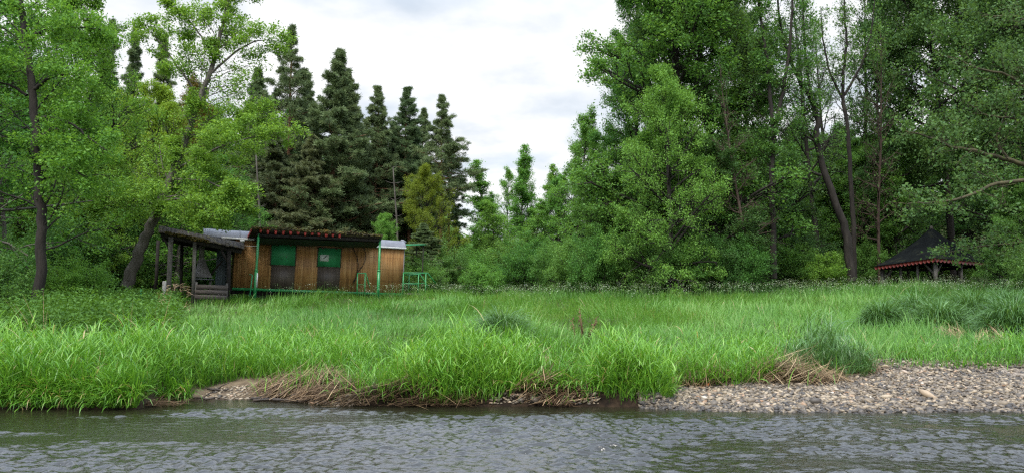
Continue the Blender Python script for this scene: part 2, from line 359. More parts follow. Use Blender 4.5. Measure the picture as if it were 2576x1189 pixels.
# ---- hand-shaped trees: limbs given by photo pixels
def limb_tree(name, seed, limbs, K, leaf, lm, bm, label, base):
    """limbs: list of (pixel/depth polyline, r0, r1, t_start, n_primaries, length, grows)"""
    T = Tree(seed); b = np.asarray(base, float)
    for pl, r0, r1, ts, npr, Ln, up in limbs:
        pts = np.array([P(*q) if len(q) == 3 else np.array(q[:3]) for q in pl]) - b
        t = np.linspace(0, 1, len(pts)); tt = np.linspace(0, 1, len(pts) * 4)
        pp = np.stack([np.interp(tt, t, pts[:, i]) for i in range(3)], 1)
        for _ in range(2): pp[1:-1] = (pp[:-2] + 2 * pp[1:-1] + pp[2:]) / 4
        pp[1:-1] += T.r.normal(0, .012 + r0 * .06, pp[1:-1].shape)
        T.w.tube(pp, np.linspace(r0, r1, len(pp)), 9, cap=False)
        ga = T.r.uniform(0, 6)
        for q in range(npr):
            u = ts + (1 - ts) * (q + T.r.random()) / npr; ga += 2.4
            i = min(int(u * (len(pp) - 1)), len(pp) - 2); p = pp[i]; dd = unit(pp[i + 1] - pp[i])
            x = unit(np.cross(dd, np.array([.3, .2, 1.]))); y = np.cross(dd, x)
            an = R(T.r.normal(62 - 22 * u, 10))
            d = dd * math.cos(an) + (x * math.cos(ga) + y * math.sin(ga)) * math.sin(an) + UP * up
            rr = r0 + (r1 - r0) * u
            if d[1] < -.25 and .14 < r0 < .25 and T.r.random() < .7: continue
            T.grow(p, d, Ln * (1.1 - .55 * u) * T.r.uniform(.7, 1.25) * (.3 if d[1] < -.3 and r0 > .15 else 1), max(.010, rr * .22), 1, K)
        T.leafspots(pp[-3:])
    kd = finish(T, T.leaves(*leaf), M[lm], M[bm], name)
    o = empty(name, tuple(b)); tag(o, label, 'tree'); link('trunk', kd['trunk'], o); link('crown', kd['crown'], o)
    return o
def gp(xd, Y):
    X = GX(xd, Y); return np.array([X, Y, float(terr(X, Y))])
# ------------------------------------------------------------------ ground, river bed and river
def axis(a, b, dense, step_d, step_s):
    xs = [dense[0]]
    while xs[-1] < dense[1]: xs.append(xs[-1] + step_d)
    s = step_d; x = xs[-1]
    while x < b: s = min(s * 1.12, step_s); x += s; xs.append(x)
    s = step_d; x = dense[0]; pre = []
    while x > a: s = min(s * 1.12, step_s); x -= s; pre.append(x)
    return np.array(pre[::-1] + xs)
def grid(xs, ys, zf):
    X, Y = np.meshgrid(xs, ys); Z = zf(X, Y); ny, nx = X.shape
    i = np.arange(ny - 1)[:, None] * nx + np.arange(nx - 1)[None]
    return np.stack([X.ravel(), Y.ravel(), Z.ravel()], 1), np.stack([i, i + 1, i + nx + 1, i + nx], -1).reshape(-1, 4)
gx, gy = axis(-260, 260, (-9, 9), .09, 6), axis(-60, 330, (9.6, 14.5), .07, 6)
V, Q = grid(gx, gy, terr)
d = V[:, 1] - shore(V[:, 0])
fg = grav(V[:, 0]) * (1 - sm(d, gravw(V[:, 0]) - .1, gravw(V[:, 0]) + .35))
fm = np.maximum(mud(V[:, 0]) * (1 - sm(d, mudw(V[:, 0]) - .15, mudw(V[:, 0]) + .3)), 0 * d)
fd = (1 - sm(d, .25, .8)) * (1 - np.clip(grav(V[:, 0]) + mud(V[:, 0]), 0, 1)); fw = 1 - sm(d, .02, .28)
m, nt = new_mat('ground'); L = nt.links.new
tc = nd(nt, 'ShaderNodeTexCoord')
def tnoise(sc, de=6):
    n = nd(nt, 'ShaderNodeTexNoise'); n.inputs['Scale'].default_value = sc; n.inputs['Detail'].default_value = de; L(tc.outputs['Object'], n.inputs[0]); return n.outputs[0]
soil = ramp(nt, tnoise(3), [(.3, (.022, .026, .010)), (.6, (.045, .055, .018)), (.8, (.05, .045, .022))])
mudc = ramp(nt, tnoise(5, 9), [(.3, (.060, .044, .030)), (.5, (.115, .085, .055)), (.7, (.19, .145, .095))])
gr = ramp(nt, tnoise(22, 4), [(.3, (.06, .05, .042)), (.5, (.17, .14, .11)), (.7, (.30, .26, .21))])
am = nd(nt, 'ShaderNodeAttribute', attribute_name='mud'); ag = nd(nt, 'ShaderNodeAttribute', attribute_name='gravel')
x1 = nd(nt, 'ShaderNodeMix', data_type='RGBA'); L(am.outputs['Fac'], x1.inputs[0]); L(soil, x1.inputs[6]); L(mudc, x1.inputs[7])
x2 = nd(nt, 'ShaderNodeMix', data_type='RGBA'); L(ag.outputs['Fac'], x2.inputs[0]); L(x1.outputs[2], x2.inputs[6]); L(gr, x2.inputs[7])
ad = nd(nt, 'ShaderNodeAttribute', attribute_name='bank'); aw = nd(nt, 'ShaderNodeAttribute', attribute_name='wet')
bk = ramp(nt, tnoise(9, 8), [(.3, (.012, .009, .006)), (.5, (.032, .022, .014)), (.75, (.075, .052, .032))])
x3 = nd(nt, 'ShaderNodeMix', data_type='RGBA'); L(ad.outputs['Fac'], x3.inputs[0]); L(x2.outputs[2], x3.inputs[6]); L(bk, x3.inputs[7])
x4 = nd(nt, 'ShaderNodeMix', data_type='RGBA', blend_type='MULTIPLY'); L(aw.outputs['Fac'], x4.inputs[0]); L(x3.outputs[2], x4.inputs[6]); x4.inputs[7].default_value = (.45, .42, .40, 1)
p = nd(nt, 'ShaderNodeBsdfPrincipled'); p.inputs['Roughness'].default_value = .85; p.inputs['Specular IOR Level'].default_value = .12; L(x4.outputs[2], p.inputs['Base Color'])
b = nd(nt, 'ShaderNodeBump'); b.inputs['Strength'].default_value = .7; b.inputs['Distance'].default_value = .03; L(tnoise(14, 8), b.inputs['Height']); L(b.outputs[0], p.inputs['Normal'])
o = nd(nt, 'ShaderNodeOutputMaterial'); L(p.outputs[0], o.inputs[0]); M['ground'] = m
tag(link('ground', mesh_np('ground', V, Q, m, {'mud': fm, 'gravel': fg, 'bank': fd, 'wet': fw}, smooth=True)), kind='structure')

def waves(X, Y):
    r = np.random.default_rng(5); Z = np.zeros_like(X)
    for k in range(90):
        lam = math.exp(r.uniform(math.log(.07), math.log(.24)))
        th = r.normal(1.35, .55); kk = 2 * math.pi / lam
        Z += (.0104 * lam) * np.sin(kk * (X * math.cos(th) + Y * math.sin(th)) + r.uniform(0, 6.28) + 1.8 * (fbm(X * .8 + k, Y * 1.4, k, 2) - .5) * 3)
    d = shore(X) - Y
    patch = .30 + 1.0 * fbm(X * .45, Y * .9, 91, 3)
    lf = .62 * sm(fbm(X * .28 + 3, Y * 1.3, 33, 3), .50, .62)
    am_ = np.maximum(patch - lf, .08) * (.10 + .90 * sm(d, .05, .9))
    am_ = am_ * (1 - .75 * (1 - sm(np.abs(X), 11, 15)) * 0)
    return Z * am_ * (1 - sm(np.abs(X), 12, 20)) * sm(Y, 1, 3)
wx, wy = axis(-110, 110, (-9.5, 9.5), .028, 3), np.concatenate([axis(-8, 4.6, (4.4, 4.6), .06, 1)[:-1], np.arange(4.6, 11.6, .020), [13, 14]])
wy = np.unique(wy)
V, Q = grid(wx, wy, waves)
m, nt = new_mat('water'); L = nt.links.new
p = nd(nt, 'ShaderNodeBsdfPrincipled'); p.inputs['Base Color'].default_value = (.016, .015, .008, 1); p.inputs['Roughness'].default_value = .065; p.inputs['IOR'].default_value = 1.6
p.inputs['Specular IOR Level'].default_value = .5
tc = nd(nt, 'ShaderNodeTexCoord'); mp = nd(nt, 'ShaderNodeMapping'); mp.inputs['Scale'].default_value = (1, 1.6, 1); L(tc.outputs['Object'], mp.inputs[0])
n = nd(nt, 'ShaderNodeTexNoise'); n.inputs['Scale'].default_value = 9; n.inputs['Detail'].default_value = 5; L(mp.outputs[0], n.inputs[0])
b = nd(nt, 'ShaderNodeBump'); n.inputs['Scale'].default_value = 22; b.inputs['Strength'].default_value = .45; b.inputs['Distance'].default_value = .02; L(n.outputs[0], b.inputs['Height']); L(b.outputs[0], p.inputs['Normal'])
o = nd(nt, 'ShaderNodeOutputMaterial'); L(p.outputs[0], o.inputs[0])
tag(link('water', mesh_np('water', V, Q, m, None, smooth=True)), kind='structure')

# ------------------------------------------------------------------ grass
GR = [(0, (.065, .19, .022)), (.45, (.13, .31, .030)), (.93, (.23, .43, .055)), (.96, (.42, .33, .15)), (1, (.5, .4, .2))]
M['reed'] = foliage_mat('reed', GR, trans=.35, rough=.38, spec=.4, hue=.006)
M['meadow'] = foliage_mat('meadow', [(0, (.055, .150, .022)), (.4, (.095, .235, .034)), (.8, (.145, .305, .052)), (.95, (.21, .36, .10)), (.975, (.36, .30, .15)), (1, (.4, .33, .18))], trans=.35, rough=.42, spec=.3, hue=0)
M['tussock'] = foliage_mat('tussock', [(0, (.05, .125, .035)), (.5, (.08, .185, .05)), (1, (.14, .26, .09))], trans=.3, rough=.36, spec=.4, hue=.006)
M['nettle'] = foliage_mat('nettle', G3((.045, .115, .020), (.075, .17, .028), (.115, .235, .042)), trans=.35, hue=0)
M['straw'] = foliage_mat('straw', [(0, (.060, .036, .018)), (.35, (.115, .074, .040)), (.75, (.25, .17, .09)), (1, (.42, .31, .18))], trans=.0, rough=.6, hue=.004)
M['dead'] = foliage_mat('dead', G3((.07, .040, .022), (.12, .07, .04), (.17, .12, .06)), trans=0, rough=.8, hue=0)
def blades(root, h, w, az, lean, bend, seg=4, side=None):
    n = len(root); t = np.linspace(0, 1, seg + 1)
    th = lean[:, None] + bend[:, None] * (t[None] ** 1.3)
    dx = np.sin(th); dz = np.cos(th)
    st = (h / seg)[:, None]
    hx = np.concatenate([np.zeros((n, 1)), np.cumsum((dx[:, :-1] + dx[:, 1:]) / 2 * st, 1)], 1)
    hz = np.concatenate([np.zeros((n, 1)), np.cumsum((dz[:, :-1] + dz[:, 1:]) / 2 * st, 1)], 1)
    ca, sa = np.cos(az)[:, None], np.sin(az)[:, None]
    C = np.stack([root[:, :1] + hx * ca, root[:, 1:2] + hx * sa, root[:, 2:3] + hz], -1)
    ps = az + math.pi / 2 + rng.normal(0, .5, n)
    sd = np.stack([np.cos(ps), np.sin(ps), rng.normal(0, .25, n)], 1)
    prof = np.array([.55, 1, .95, .6, .06]) if seg == 4 else np.interp(t, [0, .3, .7, 1], [.6, 1, .75, .06])
    W = (w[:, None] * prof[None])[..., None] * sd[:, None] * .5
    V = np.stack([C - W, C + W], 2).reshape(n, -1, 3)
    b0 = np.arange(n)[:, None] * (2 * (seg + 1)) + np.arange(seg)[None] * 2
    Q = np.stack([b0, b0 + 1, b0 + 3, b0 + 2], -1).reshape(-1, 4)
    return V.reshape(-1, 3), Q
def reeds(root, h, w, az, lean, bend, nl=5, ll=.30):
    """stems carrying arching leaves"""
    n = len(root)
    V1, Q1 = blades(root, h, w * .55, az, lean, bend * .35, 4)
    st = V1.reshape(n, 5, 2, 3).mean(2)
    k = np.repeat(np.arange(n), nl); lv = np.tile(np.linspace(.16, .97, nl), n) + rng.normal(0, .07, n * nl); lv = np.clip(lv, .05, .99) * 4
    i = np.minimum(lv.astype(int), 3); f = (lv - i)[:, None]; r2 = st[k, i] * (1 - f) + st[k, i + 1] * f
    a2 = rng.uniform(0, 6.283, len(k)); l2 = ll * rng.uniform(.6, 1.35, len(k)) * (.55 + .45 * h[k] / max(h.mean(), 1e-3)); m = len(k)
    V2, Q2 = blades(r2, l2, w[k] * rng.uniform(.8, 1.2, m), a2, rng.uniform(.25, .8, m), np.abs(rng.normal(.9, .45, m)), 4)
    return np.concatenate([V1, V2]), np.concatenate([Q1, Q2 + len(V1)]), np.concatenate([np.arange(n), k])
def gstart(X):
    return np.maximum.reduce([gravw(X) * grav(X), mudw(X) * mud(X), np.full_like(X, .06)])
def inside_trailer(X, Y):
    return False
# meadow: blades thinning with distance, frustum and a margin
def meadow_pts(n, y0, y1, pw, wid=.80):
    u = rng.random(n); e = 2 - pw
    Y = (y0 ** e + u * (y1 ** e - y0 ** e)) ** (1 / e)
    X = rng.uniform(-1, 1, n) * (wid * Y + 1.5)
    return X, Y
X, Y = meadow_pts(190000, 10.6, 50, 1.75)
d = Y - shore(X); keep = d > gstart(X) + rng.random(len(X)) ** 2 * .9 + .35 * ((X > -2.3) & (X < 1.9)) * rng.random(len(X)) + .75 * ((X > 2.2) & (X < 4.6))
keep &= ~((X < -.36 * Y) & (Y > 17) & (rng.random(len(X)) < .35))
X, Y, d = X[keep], Y[keep], d[keep]
n = len(X); pn = fbm(X * .55, Y * .35, 5, 4); pc = fbm(X * .22 + 9, Y * .16, 8, 3); pf = fbm(X * 1.6, Y * 1.1, 41, 2)
bank = 1 - sm(d - gstart(X), .3, 2.2)
h = (.20 + .36 * sm(pn, .3, .7) + .16 * pf + .10 * bank * (X < 1.9)) * rng.uniform(.55, 1.15, n)
h *= 1 - .5 * ((X > -2.3) & (X < 4.3)) * (1 - sm(d - gstart(X), 1.2, 3.2))
h *= np.interp(Y, [12, 20, 45], [1, .92, 1.05]) * np.where(rng.random(n) < .1, 1.35, 1)
w = (.0085 + .00042 * np.clip(Y - 11, 0, 40)) * rng.uniform(.7, 1.3, n)
az = rng.uniform(0, 6.283, n) * .55 + fbm(X * .3, Y * .3, 77, 2) * 9
V, Q = blades(np.stack([X, Y, terr(X, Y) - .02], 1), h, w, az, np.abs(rng.normal(.18, .2, n)), np.abs(rng.normal(1.0, .65, n)), 3)
ti = np.clip(.38 + 1.1 * (pc - .5) + .45 * (pf - .5) + rng.normal(0, .22, n) + .18 * bank, 0, .955); dry = rng.random(n) < .008; ti[dry] = .99
tag(link('meadow_grass', mesh_np('meadow_grass', V, Q, M['meadow'], {'tint': np.repeat(ti, 3)})), 'knee high green meadow grass rising from the river bank to the wood', 'grass', kind='stuff')

# bank reeds: broad bright blades along the waterside
X = rng.uniform(-9.5, 9.5, 30000); dd = gstart(X) + rng.random(len(X)) ** 1.5 * 1.7 - .07
pn = fbm(X * .8, dd * .9 + 4, 15, 3); keep = rng.random(len(X)) < np.clip((pn - .36) * 4, .05, 1) * np.where(X > 1.9, .55, 1) * np.where((X > -4.9) & (X < -1.9), .55, 1)
gapm = (X > -2.3) & (X < 2.0) & ~((X > -1.25) & (X < .32)) & ~((X > 1.0) & (X < 1.85)); keep &= ~(gapm & (rng.random(len(X)) < .72))
X, dd, pn = X[keep], dd[keep], pn[keep]; Y = shore(X) + dd; n = len(X)
lft = 1 - sm(X, -5.2, -3.8)
h = (.20 + .32 * sm(pn, .35, .7) + .14 * lft) * rng.uniform(.6, 1.15, n); w = .0115 * rng.uniform(.6, 1.4, n)
az = np.where(rng.random(n) < .6 * (dd - gstart(X) < .35), -math.pi / 2 + rng.normal(0, .7, n), rng.uniform(0, 6.283, n))
hf = rng.random(n) < .30
V, Q = blades(np.stack([X, Y, terr(X, Y) - .02], 1)[~hf], h[~hf], w[~hf], az[~hf], np.abs(rng.normal(.2, .2, (~hf).sum())), np.abs(rng.normal(1.0, .6, (~hf).sum())), 4)
V2, Q2, ix = reeds(np.stack([X, Y, terr(X, Y) - .02], 1)[hf], h[hf] * 1.1, w[hf], az[hf], np.abs(rng.normal(.12, .14, hf.sum())), np.abs(rng.normal(.6, .4, hf.sum())), 4, .20)
t0 = .35 + .5 * (pn - .4); ti = np.concatenate([t0[~hf], t0[hf][ix]]); ti = np.clip(ti + rng.normal(0, .24, len(ti)), 0, .93); ti[rng.random(len(ti)) < .012] = .99
V = np.concatenate([V, V2]); Q = np.concatenate([Q, Q2 + len(V) - len(V2)])
# blades hanging over the bank face to the water
n = 4200; X = np.where(rng.random(n) < .84, rng.uniform(-9.5, -4.7, n), rng.uniform(-1.9, 2.0, n)); Y = shore(X) + rng.uniform(-.04, .16, n) + .14 * (X > -3)
V2, Q2 = blades(np.stack([X, Y, np.maximum(terr(X, Y), .02)], 1), rng.uniform(.22, .5, n), rng.uniform(.008, .017, n), -math.pi / 2 + rng.normal(0, .75, n), np.abs(rng.normal(.3, .3, n)), np.abs(rng.normal(1.7, .6, n)), 4)
t2 = np.clip(.4 + rng.normal(0, .24, n), 0, .93); t2[rng.random(n) < .06] = .99
Q = np.concatenate([Q, Q2 + len(V)]); V = np.concatenate([V, V2]); ti = np.concatenate([ti, t2])
tag(link('bank_grass', mesh_np('bank_grass', V, Q, M['reed'], {'tint': np.repeat(ti, 4)})), 'bright green broad bladed grass fringing the river bank', 'grass', kind='stuff')

# grass clumps one can point at
def clump(xd, Y, rx, ry, n, h, w, mat, label, name='grass_clump', droop=.8, lean=.25, up=.12, tint=.4, grp=None, mound=0):
    X0 = GX(xd, Y); z0 = float(terr(X0, Y))
    a = rng.uniform(0, 6.283, n); r = np.sqrt(rng.random(n))
    x = r * np.cos(a) * rx; y = r * np.sin(a) * ry
    z = terr(X0 + x, Y + y) - z0 - .03; ok = (Y + y - shore(X0 + x)) > .03
    x, y, z, r, a = x[ok], y[ok], z[ok], r[ok], a[ok]; n = len(x)
    dome = 1 - .35 * r ** 2
    hh = h * (1 if mound else 1.0 if -1.3 < X0 < 2 else .82) * dome * rng.uniform(.6, 1.12, n)
    az = a + rng.normal(0, .7, n)
    if mound: z = z + mound * (1 - r ** 2); x = x * .6; y = y * .6
    if mound:
        V, Q = blades(np.stack([x, y, z], 1), hh, w * rng.uniform(.6, 1.35, n), az, up + lean * r + rng.normal(0, .12, n), np.abs(rng.normal(droop, droop * .35, n)), 4); nb = n
    else:
        q = max(n // 4, 10); az[:q] = rng.uniform(0, 6.283, q); hh *= .35 + 1.25 * fbm(x * 2.6 + xd, y * 2.6, 2, 2)
        V, Q, ix = reeds(np.stack([x, y, z], 1)[:q], hh[:q], w * rng.uniform(.5, 1.05, q), az[:q], up + lean * r[:q] * .8 + rng.normal(0, .1, q), np.abs(rng.normal(droop * .7, .3, q)), 5, .22)
        V2, Q2 = blades(np.stack([x, y, z], 1)[q:2 * q], hh[q:2 * q] * .8, w * rng.uniform(.6, 1.35, q), a[q:2 * q] + rng.normal(0, 1.2, q), up + lean * r[q:2 * q] + rng.normal(0, .15, q), np.abs(rng.normal(droop * 1.3, .5, q)), 4)
        Q = np.concatenate([Q, Q2 + len(V)]); V = np.concatenate([V, V2]); nb = len(Q) // 4
    ti = np.clip(tint + rng.normal(0, .24, nb), 0, .93 if mat == 'reed' else .99)
    if mat == 'reed': ti[rng.random(nb) < .012] = .99
    o = link(name, mesh_np(name, V, Q, M[mat], {'tint': np.repeat(ti, 4)}), None, (X0, Y, z0)); tag(o, label, 'grass clump', grp or 'grass clumps on the bank and meadow')
clump(1205, 11.1, .80, .5, 3200, .80, .014, 'reed', 'largest bright grass clump overhanging the bank at mid photo', tint=.6, droop=.6)
clump(1070, 11.3, .42, .4, 800, .58, .014, 'reed', 'bright grass clump right of the big straw heap', tint=.6, droop=.9)
clump(1400, 11.2, .35, .4, 500, .50, .013, 'reed', 'short sparse grass clump between two tall bright clumps', tint=.5, droop=.9)
clump(1585, 10.95, .58, .45, 2600, .82, .015, 'reed', 'tall bright grass clump touching left end of the gravel bar', tint=.5, droop=.75)
clump(2075, 12.6, .75, .55, 1700, .85, .015, 'tussock', 'dark green grass clump above straw at the gravel bar', tint=.45, droop=.8)
clump(1885, 12.4, .40, .35, 420, .5, .014, 'reed', 'low grass clump between two straw heaps beside gravel', tint=.4, droop=1.1)
clump(285, 11.6, 1.0, .75, 2800, .90, .015, 'reed', 'tall grass clump left of the muddy inlet', tint=.42, droop=.7)
clump(110, 11.5, 1.1, .75, 2400, .92, .015, 'reed', 'tall grass clump on the bank below the dark leaning trunk', tint=.42, droop=.7)
clump(470, 12.9, .7, .45, 1100, .80, .014, 'reed', 'drooping grass clump directly above the muddy inlet', tint=.35, droop=.95)
clump(-70, 11.3, .8, .6, 1300, .85, .014, 'reed', 'grass clump behind straw at the left photo edge', tint=.42, droop=.8)
clump(190, 10.65, 1.25, .28, 2200, .45, .014, 'reed', 'low bright grass fringe at the water on the far left', tint=.55, droop=.9)
clump(640, 13.9, .8, .5, 1200, .55, .013, 'reed', 'silvery grass clump behind the muddy inlet', tint=.45, droop=1.0)
clump(850, 13.2, .6, .4, 600, .5, .013, 'reed', 'yellowish grass clump just above the big straw heap', tint=.75, droop=.8)
clump(1265, 16.5, .95, .75, 1500, .70, .012, 'tussock', 'dark arching tussock in mid meadow behind the tall clump', 'grass_tussock', droop=1.9, lean=.5, mound=.36)
for xd, Y, rx, h, lb in ((2300, 19.5, .9, .75, 'dark arching tussock left of the other meadow tussocks at right'), (2440, 20.5, 1.0, .85, 'biggest dark arching tussock below the pavilion'),
                         (2360, 17.5, .9, .6, 'pale arching tussock below the biggest dark tussock'), (2545, 16.0, .9, .75, 'dark arching tussock at the right photo edge'),
                         (2215, 18.0, .7, .5, 'small dark tussock in the meadow left of the tussock row'), (2520, 22.5, .9, .7, 'furthest dark tussock near the pavilion')):
    clump(xd, Y, rx * 1.1, rx * .8, 2000, h * 1.25, .015, 'tussock', lb, 'grass_tussock', droop=1.9, lean=.45, tint=.5, mound=.45)
# straw heaps
def straw(xd, Y, rx, ry, hgt, n, main, label, L=.5, tint=.45, spread=.6):
    X0 = GX(xd, Y); z0 = float(terr(X0, Y))
    a = rng.uniform(0, 6.283, n); r = np.sqrt(rng.random(n)); x = r * np.cos(a) * rx; y = r * np.sin(a) * ry
    mh = hgt * (1 - r ** 2) * np.clip(2.2 * fbm(x * 3 + X0, y * 3, 3, 3) - .35, .05, 1.4)
    z = np.maximum(terr(X0 + x, Y + y), .015) - z0 + mh * rng.uniform(.5, 1.0, n) + .012
    az = main + rng.normal(0, spread, n); az[rng.random(n) < .12] += 1.3
    th = rng.normal(1.5, .13, n) + np.clip(np.cos(az) * x / rx + np.sin(az) * y / ry, -1, 1) * hgt / max(rx, .3) * .8
    ln = L * rng.uniform(.4, 1.3, n)
    x -= np.cos(az) * ln * .5; y -= np.sin(az) * ln * .5
    V, Q = blades(np.stack([x, y, z], 1), ln, rng.uniform(.004, .011, n), az, th + rng.normal(0, .1, n), rng.normal(.05, .3, n), 3)
    o = link('straw_heap', mesh_np('straw_heap', V, Q, M['straw'], {'tint': np.repeat(np.clip(tint + rng.normal(0, .33, n), 0, 1), 3)}), None, (X0, Y, z0))
    tag(o, label, 'dry straw', 'heaps of flattened dry straw along the bank')
straw(775, 11.8, .68, .62, .24, 3000, .45, 'largest brown straw heap beside the muddy inlet', .5, .34, .75)
straw(850, 11.15, .5, .35, .16, 800, .15, 'darker flattened straw between mud and the overhanging bank', .6, .3)
straw(1040, 10.66, 1.1, .18, .20, 850, .1, 'dark straw hanging along the water under the big clump', .5, .10, .6)
straw(1390, 11.9, .42, .35, .26, 700, .3, 'pale straw heap between two tall bright clumps', .5, .6)
straw(1405, 10.8, .5, .30, .24, 900, .2, 'brown straw low on the bank beside small stones', .5, .3, .6)
straw(1755, 11.75, .50, .32, .26, 1300, .1, 'brown straw heap at left end of the gravel bar', .55, .4)
straw(1990, 11.9, .80, .38, .20, 2200, .3, 'long combed straw heap on top of the gravel bar', .7, .55, .3)
straw(2150, 12.7, .4, .3, .08, 350, .5, 'thin straw wisps beside the dark clump on gravel', .6, .55)
straw(15, 11.0, .45, .35, .30, 900, .25, 'straw heap at left photo edge above the water', .7, .45)
straw(300, 10.62, 1.1, .12, .05, 500, .1, 'dark thin straw along the far left waterline', .4, .2, .5)
for xd, Y, lb in ((2380, 16.0, 'small pale straw patch between meadow tussocks'), (2480, 15.0, 'pale straw patch at the right photo edge below a tussock')):
    straw(xd, Y, .3, .25, .40, 260, 1.5, lb, .35, .75, .9)
# green shoots growing through the straw
for xd, Y, rx, n_ in ((775, 11.7, .6, 260), (1960, 11.9, .8, 130), (1740, 12.0, .4, 90), (900, 11.2, .5, 120), (1400, 11.3, .4, 100)):
    X0 = GX(xd, Y); X = X0 + rng.normal(0, rx * .5, n_); Yy = Y + rng.normal(0, .22, n_); V, Q = blades(np.stack([X, Yy, terr(X, Yy)], 1), rng.uniform(.25, .5, n_), rng.uniform(.008, .014, n_), rng.uniform(0, 6.283, n_), np.abs(rng.normal(.2, .2, n_)), np.abs(rng.normal(.9, .5, n_)), 4)
    shoots = globals().setdefault('SHOOT', MB()); shoots.add(V, Q, aq=np.repeat(np.clip(rng.normal(.5, .2, n_), 0, .93), 4))
tag(SHOOT.build('grass_shoots', M['reed']), 'thin green grass shoots growing through the straw', 'grass', kind='stuff')
# single dry stalks
def stalks(xd, Y, n, h, label, lean=.25, az=0, name='dry_stalk', plume=False, w=.007):
    X0 = GX(xd, Y); z0 = float(terr(X0, Y)); mb = MB(); rr = np.zeros((n, 3)); rr[:, :2] = rng.normal(0, .10, (n, 2))
    hh = h * rng.uniform(.75, 1.1, n); azs = az + rng.normal(0, .5, n)
    V, Q = blades(rr, hh, np.full(n, w), azs, np.abs(rng.normal(lean, .12, n)), rng.normal(.2, .2, n), 4); mb.add(V, Q, aq=.7)
    if plume:
        tips = V.reshape(n, -1, 3)[:, -1]; k = 16
        r2 = np.repeat(tips, k, 0) - UP * rng.uniform(0, .15, (n * k, 1))
        V, Q = blades(r2, rng.uniform(.08, .2, n * k), np.full(n * k, .006), np.repeat(azs, k) + rng.normal(0, .6, n * k), rng.uniform(.6, 1.5, n * k), rng.uniform(.5, 1.4, n * k), 4); mb.add(V, Q, aq=.85)
    tag(mb.build(name, M['straw'], None, False, (X0, Y, z0)), label, 'dry stalk', 'dry reed stalks left from last year')
stalks(390, 12.4, 6, 1.35, 'dry reed stalks with drooping plumes above the tall clump', .15, 0, plume=True)
stalks(345, 12.2, 3, 1.3, 'bare upright dry stalks left of the plumed stalks', .2, 2.6)
stalks(455, 12.6, 2, 1.2, 'single dry stalk leaning right above the inlet', .7, .2)
stalks(40, 11.0, 7, 1.3, 'long dry stalks slanting over straw at left edge', 1.0, 2.9)
stalks(110, 16.0, 6, 1.5, 'dry arching stalks at the foot of the dark trunk', .5, 2.4)
stalks(820, 15.5, 10, .9, 'faded dry stalks lying in the meadow above the straw heap', 1.0, 2.6)
stalks(1190, 17, 6, .8, 'faded dry stalks left of the dark mid meadow tussock', .9, 2.7)
stalks(1200, 10.75, 6, .6, 'dry stalks sticking out of the dark undercut bank', .9, -.6)
# brown dock
mb = MB(); X0 = GX(1458, 17.0); z0 = float(terr(X0, 17))
for q in range(6):
    a = rng.uniform(0, 6.28); b = np.array([rng.normal(0, .09), rng.normal(0, .05), 0]); t = b + np.array([math.cos(a) * .30, math.sin(a) * .2, rng.uniform(.4, .75)])
    mb.tube([b, (b + t) / 2 + rng.normal(0, .02, 3), t], [.012, .009, .005], 4)
    for k in range(34):
        c = b + (t - b) * rng.uniform(.25, 1.05) + rng.normal(0, .03, 3); e = rng.normal(0, .012, 3); f = rng.normal(0, .010, 3)
        mb.add([c - e, c + f, c + e, c - f], [(0, 1, 2, 3)], aq=rng.random())
tag(mb.build('dock_plant', M['dead'], None, False, (X0, 17, z0)), 'dead reddish brown dock plant standing alone in the meadow', 'plant')
# big leaves at the gravel, one orange
M['leaf_big'] = foliage_mat('leaf_big', G3((.06, .13, .04), (.10, .20, .06), (.2, .3, .08)), trans=.25, hue=0)
M['leaf_orange'] = foliage_mat('leaf_orange', G3((.30, .09, .03), (.38, .13, .04), (.4, .16, .06)), trans=.1, hue=0)
def broadleaf(xd, Y, n, size, mat, label, hgt=.12):
    X0 = GX(xd, Y); z0 = float(terr(X0, Y)); mb = MB()
    for q in range(n):
        a = rng.uniform(0, 6.28); r = size * rng.uniform(.7, 1.1); c = np.array([math.cos(a) * size * .9, math.sin(a) * size * .6, hgt * rng.uniform(.6, 1.4)]) * (n > 1) + np.array([0, 0, .03])
        ring = [c + np.array([math.cos(t) * r * (.85 + .1 * math.sin(3 * t)), math.sin(t) * r * .8, .02 * math.sin(2 * t + a) + .25 * r * math.cos(t + a)]) for t in np.linspace(0, 6.283, 13)[:-1]]
        mb.add([c - UP * .02] + ring, T=[(0, 1 + i, 1 + (i + 1) % 12) for i in range(12)], at=rng.random())
        if n > 1: mb.tube([(0, 0, -.02), c * .6, c - UP * .02], [.008, .007, .006], 4)
    tag(mb.build('broad_leaf_plant' if n > 1 else 'fallen_leaf', M[mat], None, True, (X0, Y, z0)), label, 'plant' if n > 1 else 'leaf')
broadleaf(1735, 11.75, 6, .13, 'leaf_big', 'low plant with broad round green leaves at the gravel edge')
broadleaf(1768, 11.4, 1, .10, 'leaf_orange', 'orange withered leaf lying on gravel under the broad leaves')
